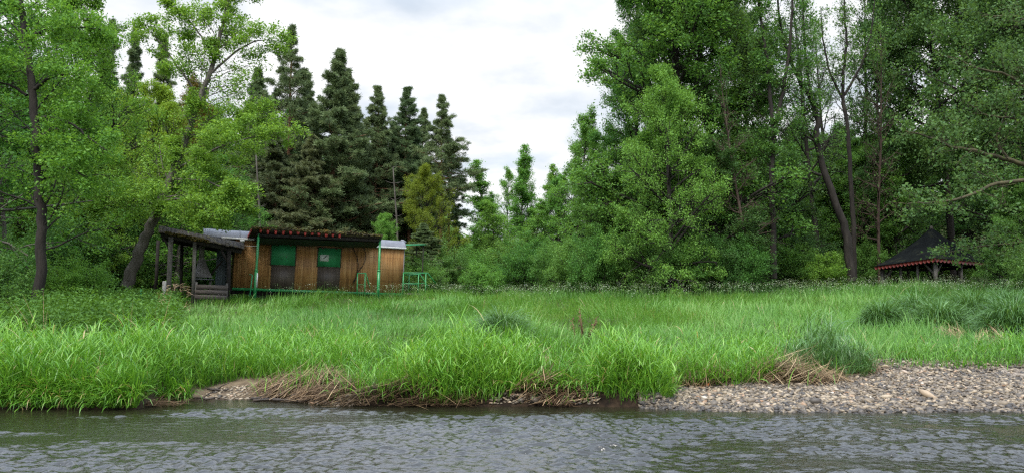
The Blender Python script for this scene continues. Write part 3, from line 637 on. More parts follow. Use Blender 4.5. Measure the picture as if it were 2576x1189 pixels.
# cow parsley along the far meadow edge
n = 10000; X, Y = meadow_pts(n, 30, 47, 1.2, .74)
keep = (rng.random(n) < np.clip((fbm(X * .5, Y * .5, 61, 3) - .30) * 3.2, 0.05, 1)) & (X > -.34 * Y) & (rng.random(n) < sm(Y + .25 * X, 28, 42)); X, Y = X[keep], Y[keep]; n = len(X)
h = rng.uniform(.50, .85, n); root = np.stack([X, Y, terr(X, Y)], 1)
V, Q = blades(root, h, np.full(n, .012), rng.uniform(0, 6.28, n), np.abs(rng.normal(.08, .08, n)), rng.normal(.1, .15, n), 3)
tip = V.reshape(n, -1, 3)[:, -1]; k = 9
c = np.repeat(tip, k, 0) + rng.normal(0, 1, (n * k, 3)) * np.array([.085, .085, .04])
e = rng.normal(0, 1, (n * k, 3)) * np.array([1, 1, .25]); e /= np.linalg.norm(e, axis=1)[:, None]; f = np.cross(e, UP + rng.normal(0, .35, (n * k, 3))); s_ = rng.uniform(.008, .020, n * k)[:, None]
V2 = np.stack([c - e * s_, c + f * s_, c + e * s_, c - f * s_], 1).reshape(-1, 3); Q2 = np.arange(4 * n * k).reshape(-1, 4) + len(V)
M['umbel'] = foliage_mat('umbel', [(0, (.07, .15, .04)), (.2, (.09, .19, .05)), (.3, (.24, .34, .14)), (1, (.50, .55, .42))], trans=.2, hue=0)
tag(link('cow_parsley', mesh_np('cow_parsley', np.concatenate([V, V2]), np.concatenate([Q, Q2]), M['umbel'], {'tint': np.concatenate([np.zeros(3 * n), np.repeat(.3 + .7 * rng.random(n), k) * (rng.random(n * k) > .25)])})),
    'white flowering cow parsley along the far edge of the meadow', 'wildflowers', kind='stuff')
# nettles under the left trees
n = 2600; Y = rng.uniform(16, 33, n); X = -Y * rng.uniform(.44, .80, n); keep = rng.random(n) < np.clip((fbm(X * .5, Y * .5, 71, 3) - .2) * 3, .2, 1); X, Y = X[keep], Y[keep]; n = len(X)
h = rng.uniform(.35, .95, n) * (.5 + fbm(X * .3, Y * .3, 20, 2)); k = 40; zt = terr(X, Y)
c = np.stack([np.repeat(X, k), np.repeat(Y, k), np.repeat(zt, k)], 1) + np.stack([rng.normal(0, .16, n * k), rng.normal(0, .16, n * k), np.repeat(h, k) * np.sqrt(rng.random(n * k))], 1)
nor = rng.normal(0, .5, (n * k, 3)) + UP; nor /= np.linalg.norm(nor, axis=1)[:, None]; e = np.cross(nor, rng.normal(0, 1, (n * k, 3))); e /= np.linalg.norm(e, axis=1)[:, None]; f = np.cross(nor, e)
s_ = rng.uniform(.028, .06, n * k)[:, None]
V = np.stack([c - e * s_, c + f * s_ * .5 + nor * s_ * .15, c + e * s_ - nor * s_ * .3, c - f * s_ * .5 + nor * s_ * .15], 1).reshape(-1, 3)
tag(link('nettles', mesh_np('nettles', V, np.arange(4 * n * k).reshape(-1, 4), M['nettle'], {'tint': np.clip(np.repeat(rng.random(n) * .6, k) + .4 * rng.random(n * k), 0, 1)})), 'dark green nettles and weeds under the left trees', 'ground cover', kind='stuff')

# ------------------------------------------------------------------ gravel and stones
def ico():
    import bmesh
    bm = bmesh.new(); bmesh.ops.create_icosphere(bm, subdivisions=1, radius=1); bm.verts.ensure_lookup_table()
    V = np.array([v.co[:] for v in bm.verts]); T = np.array([[v.index for v in f.verts] for f in bm.faces]); bm.free(); return V, T
IV, IT = ico()
def stones(c, s, flat, jit=.16):
    n = len(c); m = len(IV)
    sc = np.stack([s * rng.uniform(.75, 1.4, n), s * rng.uniform(.6, 1.0, n), s * flat], 1)
    P_ = IV[None] * (1 + rng.normal(0, jit * 1.2, (n, m, 1))) ; P_ = P_ + rng.normal(0, jit * .5, (n, m, 3)); P_ = np.sign(P_) * np.abs(P_) ** .85
    P_ = P_ * sc[:, None]
    a = rng.uniform(0, 6.283, n); tx = rng.normal(0, .28, n); ty = rng.normal(0, .22, n)
    ca, sa = np.cos(a)[:, None], np.sin(a)[:, None]
    x = P_[..., 0] * ca - P_[..., 1] * sa; y = P_[..., 0] * sa + P_[..., 1] * ca; z = P_[..., 2] + x * tx[:, None] + y * ty[:, None]
    V = np.stack([x, y, z], -1) + c[:, None]
    T = IT[None] + (np.arange(n) * m)[:, None, None]
    return V.reshape(-1, 3), T.reshape(-1, 3)
STST = [(0, (.034, .030, .026)), (.2, (.080, .066, .050)), (.45, (.145, .115, .078)), (.65, (.215, .170, .112)), (.84, (.33, .265, .18)), (.91, (.24, .14, .075)), (1, (.45, .41, .34))]
def stone_mat(name):
    m, nt = new_mat(name); L = nt.links.new
    at = nd(nt, 'ShaderNodeAttribute', attribute_name='tint'); c = ramp(nt, at.outputs['Fac'], STST)
    tc = nd(nt, 'ShaderNodeTexCoord'); n = nd(nt, 'ShaderNodeTexNoise'); n.inputs['Scale'].default_value = 30; n.inputs['Detail'].default_value = 5; L(tc.outputs['Object'], n.inputs[0])
    mr = nd(nt, 'ShaderNodeMapRange'); mr.inputs[3].default_value = .65; mr.inputs[4].default_value = 1.3; L(n.outputs[0], mr.inputs[0])
    x = nd(nt, 'ShaderNodeVectorMath', operation='SCALE'); L(c, x.inputs[0]); L(mr.outputs[0], x.inputs['Scale'])
    p = nd(nt, 'ShaderNodeBsdfPrincipled'); p.inputs['Roughness'].default_value = .6; L(x.outputs[0], p.inputs['Base Color'])
    o = nd(nt, 'ShaderNodeOutputMaterial'); L(p.outputs[0], o.inputs[0]); return m
M['stone'] = stone_mat('stone')
n = 30000; X = rng.uniform(1.75, 13, n); X = np.where(rng.random(n) < .18, rng.uniform(7.5, 13, n), rng.uniform(1.75, 8, n)); dd = rng.uniform(-.28, 1.12, n) * (gravw(X) + .1)
Y = shore(X) + dd; s = .010 + .034 * rng.random(n) ** 3 + .012 * np.exp(-np.abs(dd) * 2)
c = np.stack([X, Y, terr(X, Y) + s * .25], 1); V, T = stones(c, s, rng.uniform(.3, .65, n))
ti = np.clip(rng.beta(1.2, 1.7, n) + .12 * (fbm(X * 1.2, Y * 1.2, 4, 2) - .5) * 2 - .32 * np.exp(-np.clip(dd, 0, 9) * 6), 0, 1)
# a few small ones on the muddy inlet and under the undercut bank
n2 = 900; X2 = np.where(rng.random(n2) < .75, rng.uniform(-4.6, -2.0, n2), rng.uniform(-.3, 1.2, n2)); d2 = rng.uniform(-.05, .8, n2) * np.where(X2 < -1, 1, .12); Y2 = shore(X2) + d2
keep = (fbm(X2 * 1.8, Y2 * 1.8, 6, 2) > .47); X2, Y2 = X2[keep], Y2[keep]; s2 = rng.uniform(.012, .035, len(X2))
Vb, Tb = stones(np.stack([X2, Y2, terr(X2, Y2) + s2 * .2], 1), s2, np.full(len(X2), .5))
tag(link('gravel', mesh_np('gravel', np.concatenate([V, Vb]), np.concatenate([T, Tb + len(V)]), M['stone'], {'tint': np.repeat(np.concatenate([ti, rng.beta(2, 2, len(X2))]), len(IT))})), 'flat grey and tan river pebbles of the bar and inlet', 'gravel', kind='stuff')
def stone(xd, yd, s, tint, label, flat=.55):
    # rests on the terrain where the pixel ray meets it
    Y = 10.0
    while P(xd, yd, Y)[2] > float(terr(GX(xd, Y), Y)) and Y < 30: Y += .02
    X = GX(xd, Y); V, T = stones(np.zeros((1, 3)), np.array([s]), np.array([flat]), .12)
    o = link('stone', mesh_np('stone', V, T, M['stone'], {'tint': np.full(len(T), tint)}), None, (X, Y, float(terr(X, Y)) + s * flat * .45)); tag(o, label, 'stone', 'larger stones on the river edge')
for a in ((2322, 1000, .11, .86, 'big ochre stone at the waterline of the gravel bar'), (2040, 1016, .11, .1, 'dark slab stone at waterline below the dark clump'),
          (2170, 1012, .09, .45, 'brown slab at the waterline left of big ochre stone'), (2352, 1020, .085, .3, 'grey brown stone just below the big ochre stone'),
          (2215, 1000, .075, .8, 'pale round stone up from the brown slab'), (1785, 1020, .08, .25, 'grey slab near the left tip of the gravel bar'),
          (1880, 1012, .09, .42, 'broad tan slab in the left half of gravel bar'), (2110, 1003, .065, .78, 'small pale stone left of the brown slab'),
          (2500, 1018, .08, .5, 'tan stone at the waterline near right photo edge'), (2465, 990, .07, .68, 'pale tan stone in the right part of the bar'),
          (2266, 938, .06, .95, 'white oval stone high on the gravel bar'), (2215, 925, .065, .82, 'cream stone at the top edge of the gravel bar'),
          (2395, 955, .06, .15, 'dark slate stone in the middle of the bar'), (2010, 1020, .06, .9, 'reddish stone at the waterline left of dark slab'),
          (1800, 1008, .06, .7, 'pale stone behind the grey slab'), (2560, 1000, .06, .85, 'ochre stone at the far right edge of the bar'),
          (1345, 1010, .085, .3, 'grey stone at the foot of the undercut bank'), (1310, 1008, .05, .15, 'small dark stone beside grey stone under the bank')):
    stone(*a)
# driftwood on the mud
M['wet_wood'] = noise_mat('wet_wood', [(.3, (.02, .016, .012)), (.7, (.055, .042, .032))], 8, .6)
for xd, yd, L_, a, lb in ((515, 1006, .45, 2.6, 'short dark stick lying on the muddy inlet at the water'), (560, 985, .3, .1, 'small dark stick in the middle of the muddy inlet'),
                         (700, 1010, .6, .2, 'longest dark driftwood stick below the big straw heap'), (735, 1013, .5, -.1, 'dark driftwood stick in the water beside the straw heap'), (670, 1006, .4, .5, 'dark driftwood branch where mud meets straw')):
    Y = 10.0
    while P(xd, yd, Y)[2] > float(terr(GX(xd, Y), Y)) and Y < 30: Y += .02
    X = GX(xd, Y); mb = MB(); t = np.linspace(-.5, .5, 6)[:, None] * L_
    pts = np.concatenate([t * math.cos(a), t * math.sin(a) * .5, .025 + np.abs(t) * .05], 1) + rng.normal(0, .012, (6, 3))
    mb.tube(pts, np.linspace(.022, .01, 6), 6); mb.tube([pts[2], pts[2] + np.array([.08, .04, .06]), pts[2] + np.array([.16, .05, .09])], [.010, .008, .005], 5)
    tag(mb.build('driftwood', M['wet_wood'], None, True, (X, Y, float(terr(X, Y)))), lb, 'driftwood', 'driftwood on the muddy inlet')
# ------------------------------------------------------------------ site trailer and what stands round it
M['wood_wall'] = None
def wood_mat(name, c0, c1, c2, strip=.085):
    m, nt = new_mat(name); L = nt.links.new
    tc = nd(nt, 'ShaderNodeTexCoord'); sx = nd(nt, 'ShaderNodeSeparateXYZ'); L(tc.outputs['Object'], sx.inputs[0])
    dv = nd(nt, 'ShaderNodeMath', operation='DIVIDE'); L(sx.outputs[0], dv.inputs[0]); dv.inputs[1].default_value = strip
    fl = nd(nt, 'ShaderNodeMath', operation='FLOOR'); L(dv.outputs[0], fl.inputs[0]); wn = nd(nt, 'ShaderNodeTexWhiteNoise', noise_dimensions='1D'); L(fl.outputs[0], wn.inputs['W'])
    fr = nd(nt, 'ShaderNodeMath', operation='FRACT'); L(dv.outputs[0], fr.inputs[0])
    mp = nd(nt, 'ShaderNodeMapping'); mp.inputs['Scale'].default_value = (14, 1, .9); L(tc.outputs['Object'], mp.inputs[0])
    n = nd(nt, 'ShaderNodeTexNoise'); n.inputs['Scale'].default_value = 1.5; n.inputs['Detail'].default_value = 7; n.inputs['Roughness'].default_value = .65; L(mp.outputs[0], n.inputs[0])
    n2 = nd(nt, 'ShaderNodeTexNoise'); n2.inputs['Scale'].default_value = .9; n2.inputs['Detail'].default_value = 5; L(tc.outputs['Object'], n2.inputs[0])
    a = nd(nt, 'ShaderNodeMath', operation='MULTIPLY_ADD'); L(wn.outputs[0], a.inputs[0]); a.inputs[1].default_value = .22; L(n.outputs[0], a.inputs[2])
    a2 = nd(nt, 'ShaderNodeMath', operation='MULTIPLY_ADD'); L(n2.outputs[0], a2.inputs[0]); a2.inputs[1].default_value = .55; L(a.outputs[0], a2.inputs[2])
    a3 = nd(nt, 'ShaderNodeMath', operation='SUBTRACT'); L(a2.outputs[0], a3.inputs[0]); a3.inputs[1].default_value = .37
    c = ramp(nt, a3.outputs[0], [(.2, c0), (.5, c1), (.78, c2)])
    # grooves between strips and the cross joints of the boards
    g = ramp(nt, fr.outputs[0], [(0, (.35, .35, .35)), (.10, (1, 1, 1)), (.92, (1, 1, 1)), (1, (.35, .35, .35))])
    z1 = nd(nt, 'ShaderNodeMath', operation='DIVIDE'); L(sx.outputs[2], z1.inputs[0]); z1.inputs[1].default_value = .60
    z2 = nd(nt, 'ShaderNodeMath', operation='FRACT'); L(z1.outputs[0], z2.inputs[0])
    g2 = ramp(nt, z2.outputs[0], [(0, (.5, .5, .5)), (.03, (1, 1, 1)), (.985, (1, 1, 1)), (1, (.5, .5, .5))])
    x = nd(nt, 'ShaderNodeMix', data_type='RGBA', blend_type='MULTIPLY'); x.inputs[0].default_value = 1; L(c, x.inputs[6]); L(g, x.inputs[7])
    y = nd(nt, 'ShaderNodeMix', data_type='RGBA', blend_type='MULTIPLY'); y.inputs[0].default_value = 1; L(x.outputs[2], y.inputs[6]); L(g2, y.inputs[7])
    p = nd(nt, 'ShaderNodeBsdfPrincipled'); p.inputs['Roughness'].default_value = .6; L(y.outputs[2], p.inputs['Base Color'])
    b = nd(nt, 'ShaderNodeBump'); b.inputs['Strength'].default_value = .5; b.inputs['Distance'].default_value = .01; L(g, b.inputs['Height']); L(b.outputs[0], p.inputs['Normal'])
    o = nd(nt, 'ShaderNodeOutputMaterial'); L(p.outputs[0], o.inputs[0]); return m
M['wood_wall'] = wood_mat('wood_wall', (.11, .050, .015), (.30, .148, .042), (.44, .26, .10))
M['wood_dark'] = wood_mat('wood_dark', (.026, .020, .014), (.058, .043, .030), (.085, .065, .045))
M['wood_grey'] = noise_mat('wood_grey', [(.3, (.055, .052, .047)), (.6, (.125, .117, .105)), (.8, (.20, .19, .17))], 3, .9, stretch=(3, 3, .5), bump=.5)
M['wood_plank'] = noise_mat('wood_plank', [(.3, (.055, .046, .040)), (.6, (.11, .092, .08)), (.8, (.16, .135, .115))], 3, .9, stretch=(.6, 3, 5), bump=.4)
M['wood_blue'] = wood_mat('wood_blue', (.05, .07, .08), (.10, .135, .15), (.16, .20, .22), .14)
M['wood_black'] = noise_mat('wood_black', [(.3, (.008, .007, .007)), (.7, (.028, .024, .02))], 4, .9, bump=.4)
M['green_paint'] = noise_mat('green_paint', [(.3, (.012, .14, .038)), (.6, (.020, .21, .060)), (.8, (.04, .27, .09))], 3, .4, bump=.1, spec=.5)
M['green_shutter'] = noise_mat('green_shutter', [(.3, (.018, .15, .055)), (.6, (.030, .235, .092)), (.8, (.045, .29, .12))], 2, .5, bump=.15)
M['red_paint'] = noise_mat('red_paint', [(.3, (.22, .025, .02)), (.6, (.38, .05, .042)), (.8, (.46, .10, .08))], 6, .5, bump=.1)
M['zinc'] = noise_mat('zinc', [(.3, (.10, .105, .12)), (.55, (.175, .18, .20)), (.70, (.13, .122, .12)), (.82, (.17, .095, .055))], 1.3, .5, metal=.25, bump=.15)
M['steel_dark'] = noise_mat('steel_dark', [(.3, (.10, .095, .093)), (.6, (.19, .18, .175)), (.8, (.26, .24, .23))], 3, .55, metal=.3, bump=.15)
M['shingle'] = noise_mat('shingle', [(.3, (.022, .019, .017)), (.52, (.055, .045, .035)), (.64, (.085, .075, .03)), (.72, (.12, .10, .03)), (.85, (.05, .04, .035))], 5, .95, bump=.8)
M['moss'] = foliage_mat('moss', [(0, (.03, .026, .018)), (.4, (.07, .06, .025)), (.75, (.11, .105, .03)), (1, (.20, .12, .03))], trans=0, rough=.9, hue=0)
M['white_paint'] = noise_mat('white_paint', [(.3, (.5, .5, .48)), (.7, (.72, .72, .70))], 6, .5, bump=.05)
M['paper'] = noise_mat('paper', [(.3, (.42, .47, .45)), (.7, (.55, .60, .58))], 9, .35, bump=0)
M['paper_grey'] = noise_mat('paper_grey', [(.3, (.09, .10, .10)), (.7, (.16, .17, .17))], 9, .5, bump=0)
M['rubber'] = noise_mat('rubber', [(.3, (.01, .01, .01)), (.7, (.02, .02, .02))], 9, .7, bump=0)
M['net'] = noise_mat('net', [(.3, (.014, .03, .022)), (.7, (.03, .055, .04))], 30, .9, bump=.5)
M['roof_dark'] = noise_mat('roof_dark', [(.3, (.004, .005, .006)), (.55, (.008, .010, .010)), (.68, (.022, .024, .014)), (.8, (.03, .028, .02))], 1.6, 1, bump=.6, spec=.05)
M['dark_red'] = noise_mat('dark_red', [(.3, (.06, .009, .007)), (.7, (.13, .022, .016))], 6, .6, bump=.1)

TL, TR = P(585, 722, 36.4), P(1012, 737, 39.7)
ex = TR - TL; LEN = np.linalg.norm(ex); ex = ex / LEN
ey = np.cross(UP, ex); ey /= np.linalg.norm(ey); ez = np.cross(ex, ey)
EYEP = np.array([0, 0, EYE])
def TP(xd, yd, v=0.0):
    """trailer coordinates (along, back, up) of the pixel on the plane v behind the front wall"""
    d = P(xd, yd, 1.0) - EYEP; o = TL + ey * v
    t = np.dot(o - EYEP, ey) / np.dot(d, ey); q = EYEP + d * t - TL
    return np.array([q @ ex, q @ ey, q @ ez])
def TW(u, v, w): return TL + ex * u + ey * v + ez * w
TM = Matrix(((ex[0], ey[0], ez[0], TL[0]), (ex[1], ey[1], ez[1], TL[1]), (ex[2], ey[2], ez[2], TL[2]), (0, 0, 0, 1)))
def tthing(name, label, cat, group=None):
    o = bpy.data.objects.new(name, None); COL.objects.link(o); o.matrix_world = TM; o.empty_display_size = .3
    return tag(o, label, cat, group)
def GW(u, v):
    """w of the ground under (u, v) in the trailer frame"""
    q = TW(u, v, 0); return (float(terr(q[0], q[1])) - q[2])
tr = tthing('site_trailer', 'long brown wooden site trailer with green shutters and a grey metal roof', 'trailer')
WH = TP(1012, 625)[2]; DEP = 2.4
mb = MB(); mb.box((0, 0, 0), (LEN, DEP, WH)); mb.build('wall', M['wood_wall'], tr)
# barrel roof
mb = MB(); u0, u1 = -1.45, LEN + .06; prof = [(-.10, WH + .02), (-.09, WH + .08), (.04, WH + .27), (.35, WH + .42), (DEP / 2, WH + .50), (DEP - .35, WH + .42), (DEP + .1, WH + .05)]
us = np.linspace(u0, u1, 9)
V = np.array([[(u, v, w + .012 * math.sin(u * 3)) for v, w in prof] for u in us]); k = len(prof); V = V.reshape(-1, 3)
i = np.arange(8)[:, None] * k + np.arange(k - 1)[None]
mb.add(V, np.stack([i, i + k, i + k + 1, i + 1], -1).reshape(-1, 4))
mb.add(V[:k], [(0, 1, 5, 6), (1, 2, 4, 5)], [(2, 3, 4)]); mb.add(V[-k:], [(6, 5, 1, 0), (5, 4, 2, 1)], [(4, 3, 2)])
roof = mb.build('roof', M['zinc'], tr)
mb = MB(); mb.box((u0 + .8, -.13, WH - .03), (u1 + .02, -.102, WH + .055)); mb.build('eave_trim', M['white_paint'], roof)
mb = MB()
for u in (.2, 2.6, 6.1): mb = MB(); mb.tube([(u, -.085, WH + .09), (u, .05, WH + .285), (u, .36, WH + .437), (u, DEP / 2, WH + .515)], .018, 5); mb.build('roof_seam', M['zinc'], roof)
mb = MB(); mb.box((-.02, -.10, -.13), (LEN + .02, -.004, -.004)); mb.build('skirt_beam', M['green_paint'], tr)
mb = MB(); mb.box((0, .05, -.30), (LEN, DEP, -.015)); mb.build('chassis', M['wood_black'], tr)
for u in (1.3, LEN - 1.4):
    mb = MB(); mb.tube([(u, .15, -.42), (u, .40, -.42)], .36, 18); wh = mb.build('wheel', M['rubber'], tr)
mb = MB(); mb.box((LEN + .002, -.01, .0), (LEN + .03, .05, WH)); mb.build('corner_strip', M['zinc'], tr)
def wbox(name, x0, y0, x1, y1, mat, v0, v1, parent=tr):
    a, b_ = TP(x0, y1), TP(x1, y0); c, d_ = TP(x1, y1), TP(x0, y0)
    lo = min(a[2], c[2]) * .5 + .5 * max(a[2], c[2]); hi = .5 * (b_[2] + d_[2])
    mb = MB(); mb.box((a[0], v0, lo), (b_[0], v1, hi)); return mb.build(name, mat, parent), (a[0], lo, b_[0], hi)
o, r1 = wbox('panel', 679, 667, 742.5, 728, M['wood_dark'], -.016, -.002)
o, r2 = wbox('panel', 796, 671, 856, 731, M['wood_dark'], -.016, -.002)
for (x0, y0, x1, y1, paper) in ((681, 615, 744, 666, 0), (798.5, 624, 857.5, 670, 1)):
    sh, q = wbox('shutter', x0, y0, x1, y1, M['green_shutter'], -.045, -.003)
    mb = MB(); e = .045
    mb.box((q[0] - e, -.038, q[1] - e), (q[0] - .002, -.003, q[3] + e)); mb.box((q[2] + .002, -.038, q[1] - e), (q[2] + e, -.003, q[3] + e))
    mb.box((q[0], -.036, q[3] + .002), (q[2], -.003, q[3] + e)); mb.box((q[0], -.036, q[1] - e), (q[2], -.003, q[1] - .002))
    for hx in (.2, .8): mb.box((q[0] + (q[2] - q[0]) * hx - .05, -.055, q[3] - .05), (q[0] + (q[2] - q[0]) * hx + .05, -.046, q[3] + .01))
    mb.build('shutter_frame', M['wood_dark'], sh)
    if paper:
        n_, w_ = wbox('notice', 804, 640, 827, 656, M['paper'], -.052, -.047, sh)
        mb = MB(); a = np.array([w_[0], -.054, w_[1]]); s0, s1 = w_[2] - w_[0], w_[3] - w_[1]
        mb.beam(a + (s0 * .38, 0, s1 * .42), a + (s0 * .72, 0, s1 * .72), .004, .04); mb.beam(a + (s0 * .58, 0, s1 * .74), a + (s0 * .78, 0, s1 * .74), .004, .035)
        mb.build('notice_mark', M['paper_grey'], sh)
    else:
        mb = MB(); mb.box((q[0] + .70, -.05, q[1] + .38), (q[0] + .74, -.046, q[1] + .45)); mb.build('latch', M['steel_dark'], sh)
# stove pipe elbow
a = TP(1017, 622, .5); mb = MB(); z = a[2]
mb.tube([(LEN + .06, .5, z - .05), (LEN + .16, .5, z - .04), (LEN + .19, .5, z + .1), (LEN + .18, .5, z + .26), (LEN + .06, .5, z + .33), (LEN - .06, .5, z + .33)], .075, 10); mb.build('stove_pipe', M['zinc'], tr, True)
# floodlight
a = TP(609, 606); mb = MB(); mb.box((a[0] - .10, -.22, a[2] - .05), (a[0] + .10, -.08, a[2] + .05)); mb.tube([(a[0], -.08, a[2]), (a[0], .0, a[2] - .06)], .015, 5)
mb.build('floodlight', M['white_paint'], tr)
def tube_px(name, px, v, r, mat, parent, n=6):
    mb = MB(); mb.tube([TP(x, y, vv) for (x, y), vv in zip(px, v if hasattr(v, '__len__') else [v] * len(px))], r, n); return mb.build(name, mat, parent, True)
def zz(l): return [((1100 + a / 3.129) * .644, (820 + b / 3.129) * .644) for a, b in l]
tube_px('cable', zz([(855, 420), (880, 470), (918, 560), (938, 650), (932, 740), (905, 820), (868, 890)]), -.05, .018, M['rubber'], tr)
tube_px('cable', zz([(985, 430), (1010, 470), (1030, 540), (1020, 620), (985, 690), (935, 750), (915, 800), (880, 910)]), -.07, .018, M['rubber'], tr)
tube_px('cable', [(612, 617), (640, 618.5), (650, 619)], [-.06, -.6, -1.4], .012, M['white_paint'], tr)

# porch canopy on two green posts
cn = tthing('porch_canopy', 'mossy porch canopy with red teeth on two green posts', 'canopy')
VF = -1.6
fl, fr_ = TP(634, 573, VF), TP(962, 593, VF)
bl, br = np.array([fl[0] - .05, .35, fl[2] - .30]), np.array([fr_[0], .35, fr_[2] - .22])
mb = MB(); t = np.array([0, 0, -.10])
V = [fl, fr_, br, bl, fl + t, fr_ + t, br + t, bl + t]; mb.add(V, [(0, 1, 2, 3), (7, 6, 5, 4), (0, 4, 5, 1), (1, 5, 6, 2), (2, 6, 7, 3), (3, 7, 4, 0)])
croof = mb.build('canopy_roof', M['shingle'], cn)
# wavy roofing sheets and moss on the front edge
mb = MB(); n = 30
for k in range(n):
    a = fl + (fr_ - fl) * (k / n) + UP * .015; b_ = fl + (fr_ - fl) * ((k + .96) / n) + UP * .015; c_ = bl + (br - bl) * ((k + .96) / n) + UP * .02; d_ = bl + (br - bl) * (k / n) + UP * .02
    q = np.array([0, -.10, rng.uniform(-.06, .0)]); e = UP * rng.uniform(.02, .05)
    mb.add([a + q, b_ + q, c_, d_, a + q + e, b_ + q + e, c_ + e, d_ + e], [(0, 4, 5, 1), (4, 7, 6, 5), (0, 3, 7, 4), (1, 5, 6, 2), (3, 2, 6, 7), (0, 1, 2, 3)])
mb.build('roofing_sheet', M['shingle'], croof)
k = 5200; t = rng.random(k)[:, None]; dv = rng.random(k)[:, None] ** 2
V0 = fl + (fr_ - fl) * t + (bl - fl) * dv * .8 + np.concatenate([np.zeros((k, 1)), -.1 * np.ones((k, 1)), rng.uniform(-.03, .085, (k, 1)) * (.4 + 1.1 * vnoise(t * 14, t * 0, 3))], 1)
e = rng.normal(0, .026, (k, 3)); f = rng.normal(0, .026, (k, 3)); V = np.stack([V0 - e, V0 - f, V0 + e, V0 + f], 1).reshape(-1, 3)
link('moss', mesh_np('moss', V, np.arange(4 * k).reshape(-1, 4), M['moss'], {'tint': np.clip(vnoise(t[:, 0] * 18, t[:, 0] * 0, 8) * .7 + .4 * rng.random(k), 0, 1)}), croof)
for xd in (654.5, 672, 690.6, 709, 726.6, 745, 762.7, 780, 797, 815.6, 832, 849.5):
    f = (xd - 634) / (962 - 634); c = fl + (fr_ - fl) * f + np.array([0, -.045, -.10]); w0 = rng.uniform(.055, .085); w1 = w0 * .55; hh = rng.uniform(.09, .17) * (1 if xd < 745 else .8)
    mb = MB(); V = [c + np.array(q) for y in (0, .025) for q in ((-w0, y, 0.06), (w0, y, 0.06), (w1, y, -hh), (-w1, y, -hh))]
    mb.add(V, [(3, 2, 1, 0), (4, 5, 6, 7), (0, 1, 5, 4), (1, 2, 6, 5), (2, 3, 7, 6), (3, 0, 4, 7)]); mb.build('fringe_tooth', M['red_paint'], cn)
mb = MB()
for k in range(9):
    c = fl + (bl - fl) * (k / 9) + np.array([-.03, 0, -.02]); c2 = fl + (bl - fl) * ((k + .8) / 9) + np.array([-.03, 0, -.02]); dz = np.array([0, 0, -.16])
    V = [c, c2, c2 + dz, c + dz]; V = V + [v + np.array([.02, 0, 0]) for v in V]; mb.add(V, [(0, 1, 2, 3), (7, 6, 5, 4), (0, 4, 5, 1), (1, 5, 6, 2), (2, 6, 7, 3), (3, 7, 4, 0)])
mb.build('side_fringe', M['red_paint'], cn)
for (xb, yb, xt, yt) in ((640.5, 745, 650.5, 588), (951, 738, 956, 601)):
    a, b_ = TP(xb, yb, VF + .15), TP(xt, yt, VF + .15); a2 = a + (a - b_) * (GW(a[0], a[1]) - .1 - a[2]) / (a[2] - b_[2])
    mid = a + (b_ - a) * .42
    mb = MB(); mb.tube([a2, mid, b_], .058, 10); ps = mb.build('post', M['green_paint'], cn, True)
    mb = MB(); mb.tube([a2, mid], .075, 10); mb.tube([mid - (b_ - a) * .01, mid + (b_ - a) * .012], .085, 10); mb.build('post_sleeve', M['green_paint'], ps, True)
mb = MB(); a, b_ = TP(648, 592, VF + .15), TP(957, 605, VF + .15); mb.beam(a, b_, .10, .12); mb.beam((a[0], .2, a[2] - .22), (b_[0], .2, b_[2] - .14), .08, .10); mb.build('cross_beam', M['wood_black'], cn)
for f in (0, .25, .5, .75, 1):
    c = a + (b_ - a) * f; mb = MB(); mb.beam(c + (0, -.1, .06), (c[0], .3, c[2] - .16), .06, .08); mb.build('rafter', M['wood_black'], cn)
# green shade net sagging under the canopy
mb = MB(); nu, nv = 26, 6
V = []
for i_ in range(nu + 1):
    for j in range(nv + 1):
        f, g = i_ / nu, j / nv; c = a + (b_ - a) * f; V.append((c[0], VF + .18 + g * 1.5, c[2] - .10 - .16 * g - .10 * math.sin(g * math.pi) * (1 + .5 * math.sin(f * 19))))
i_ = np.arange(nu)[:, None] * (nv + 1) + np.arange(nv)[None]
mb.add(V, np.stack([i_, i_ + nv + 1, i_ + nv + 2, i_ + 1], -1).reshape(-1, 4)); mb.build('shade_net', M['net'], cn)

# open barbecue shelter left of the trailer
sh = tthing('barbecue_shelter', 'dark timber shelter with sagging shingled roof left of the trailer', 'shelter')
VS = -1.5
A, B = TP(398, 581, VS), TP(615, 624, VS)
mb = MB(); n = 22; bk = np.array([0, 3.0, -.10]); pitch = np.array([0, .55, .26])
for row in range(3):
    for k in range(n):
        f0, f1 = k / n, (k + .97) / n; j = rng.normal(0, .014, 2)
        p0 = A + (B - A) * f0 + pitch * (row / 3 * .9); p1 = A + (B - A) * f1 + pitch * (row / 3 * .9); dn = np.array([0, -.02, -.05 + j[0]]); pu = pitch * .42
        V = [p0 + dn, p1 + dn, p1 + pu, p0 + pu]; V = V + [v + np.array([0, .0, .03]) for v in V]
        mb.add(V, [(3, 2, 1, 0), (4, 5, 6, 7), (0, 1, 5, 4), (1, 2, 6, 5), (2, 3, 7, 6), (3, 0, 4, 7)])
sr = mb.build('shingle_edge', M['shingle'], sh)
mb = MB(); q0, q1 = A + pitch * 1.05, B + pitch * 1.05; t = np.array([0, 0, -.08]); V = [q0, q1, q1 + bk, q0 + bk]; V = V + [v + t for v in V]
mb.add(V, [(0, 1, 2, 3), (7, 6, 5, 4), (0, 4, 5, 1), (1, 5, 6, 2), (2, 6, 7, 3), (3, 7, 4, 0)]); mb.build('roof', M['shingle'], sh)
mb = MB(); mb.beam(A + (.12, .22, -.14), B + (-.1, .22, -.14), .14, .2); mb.beam(A + (.1, 3.2, -.12), B + (0, 3.2, -.12), .14, .2)
for f in np.linspace(.03, .97, 6): c = A + (B - A) * f; mb.beam(c + (0, .1, -.03), c + (0, 3.4, -.03), .08, .12)
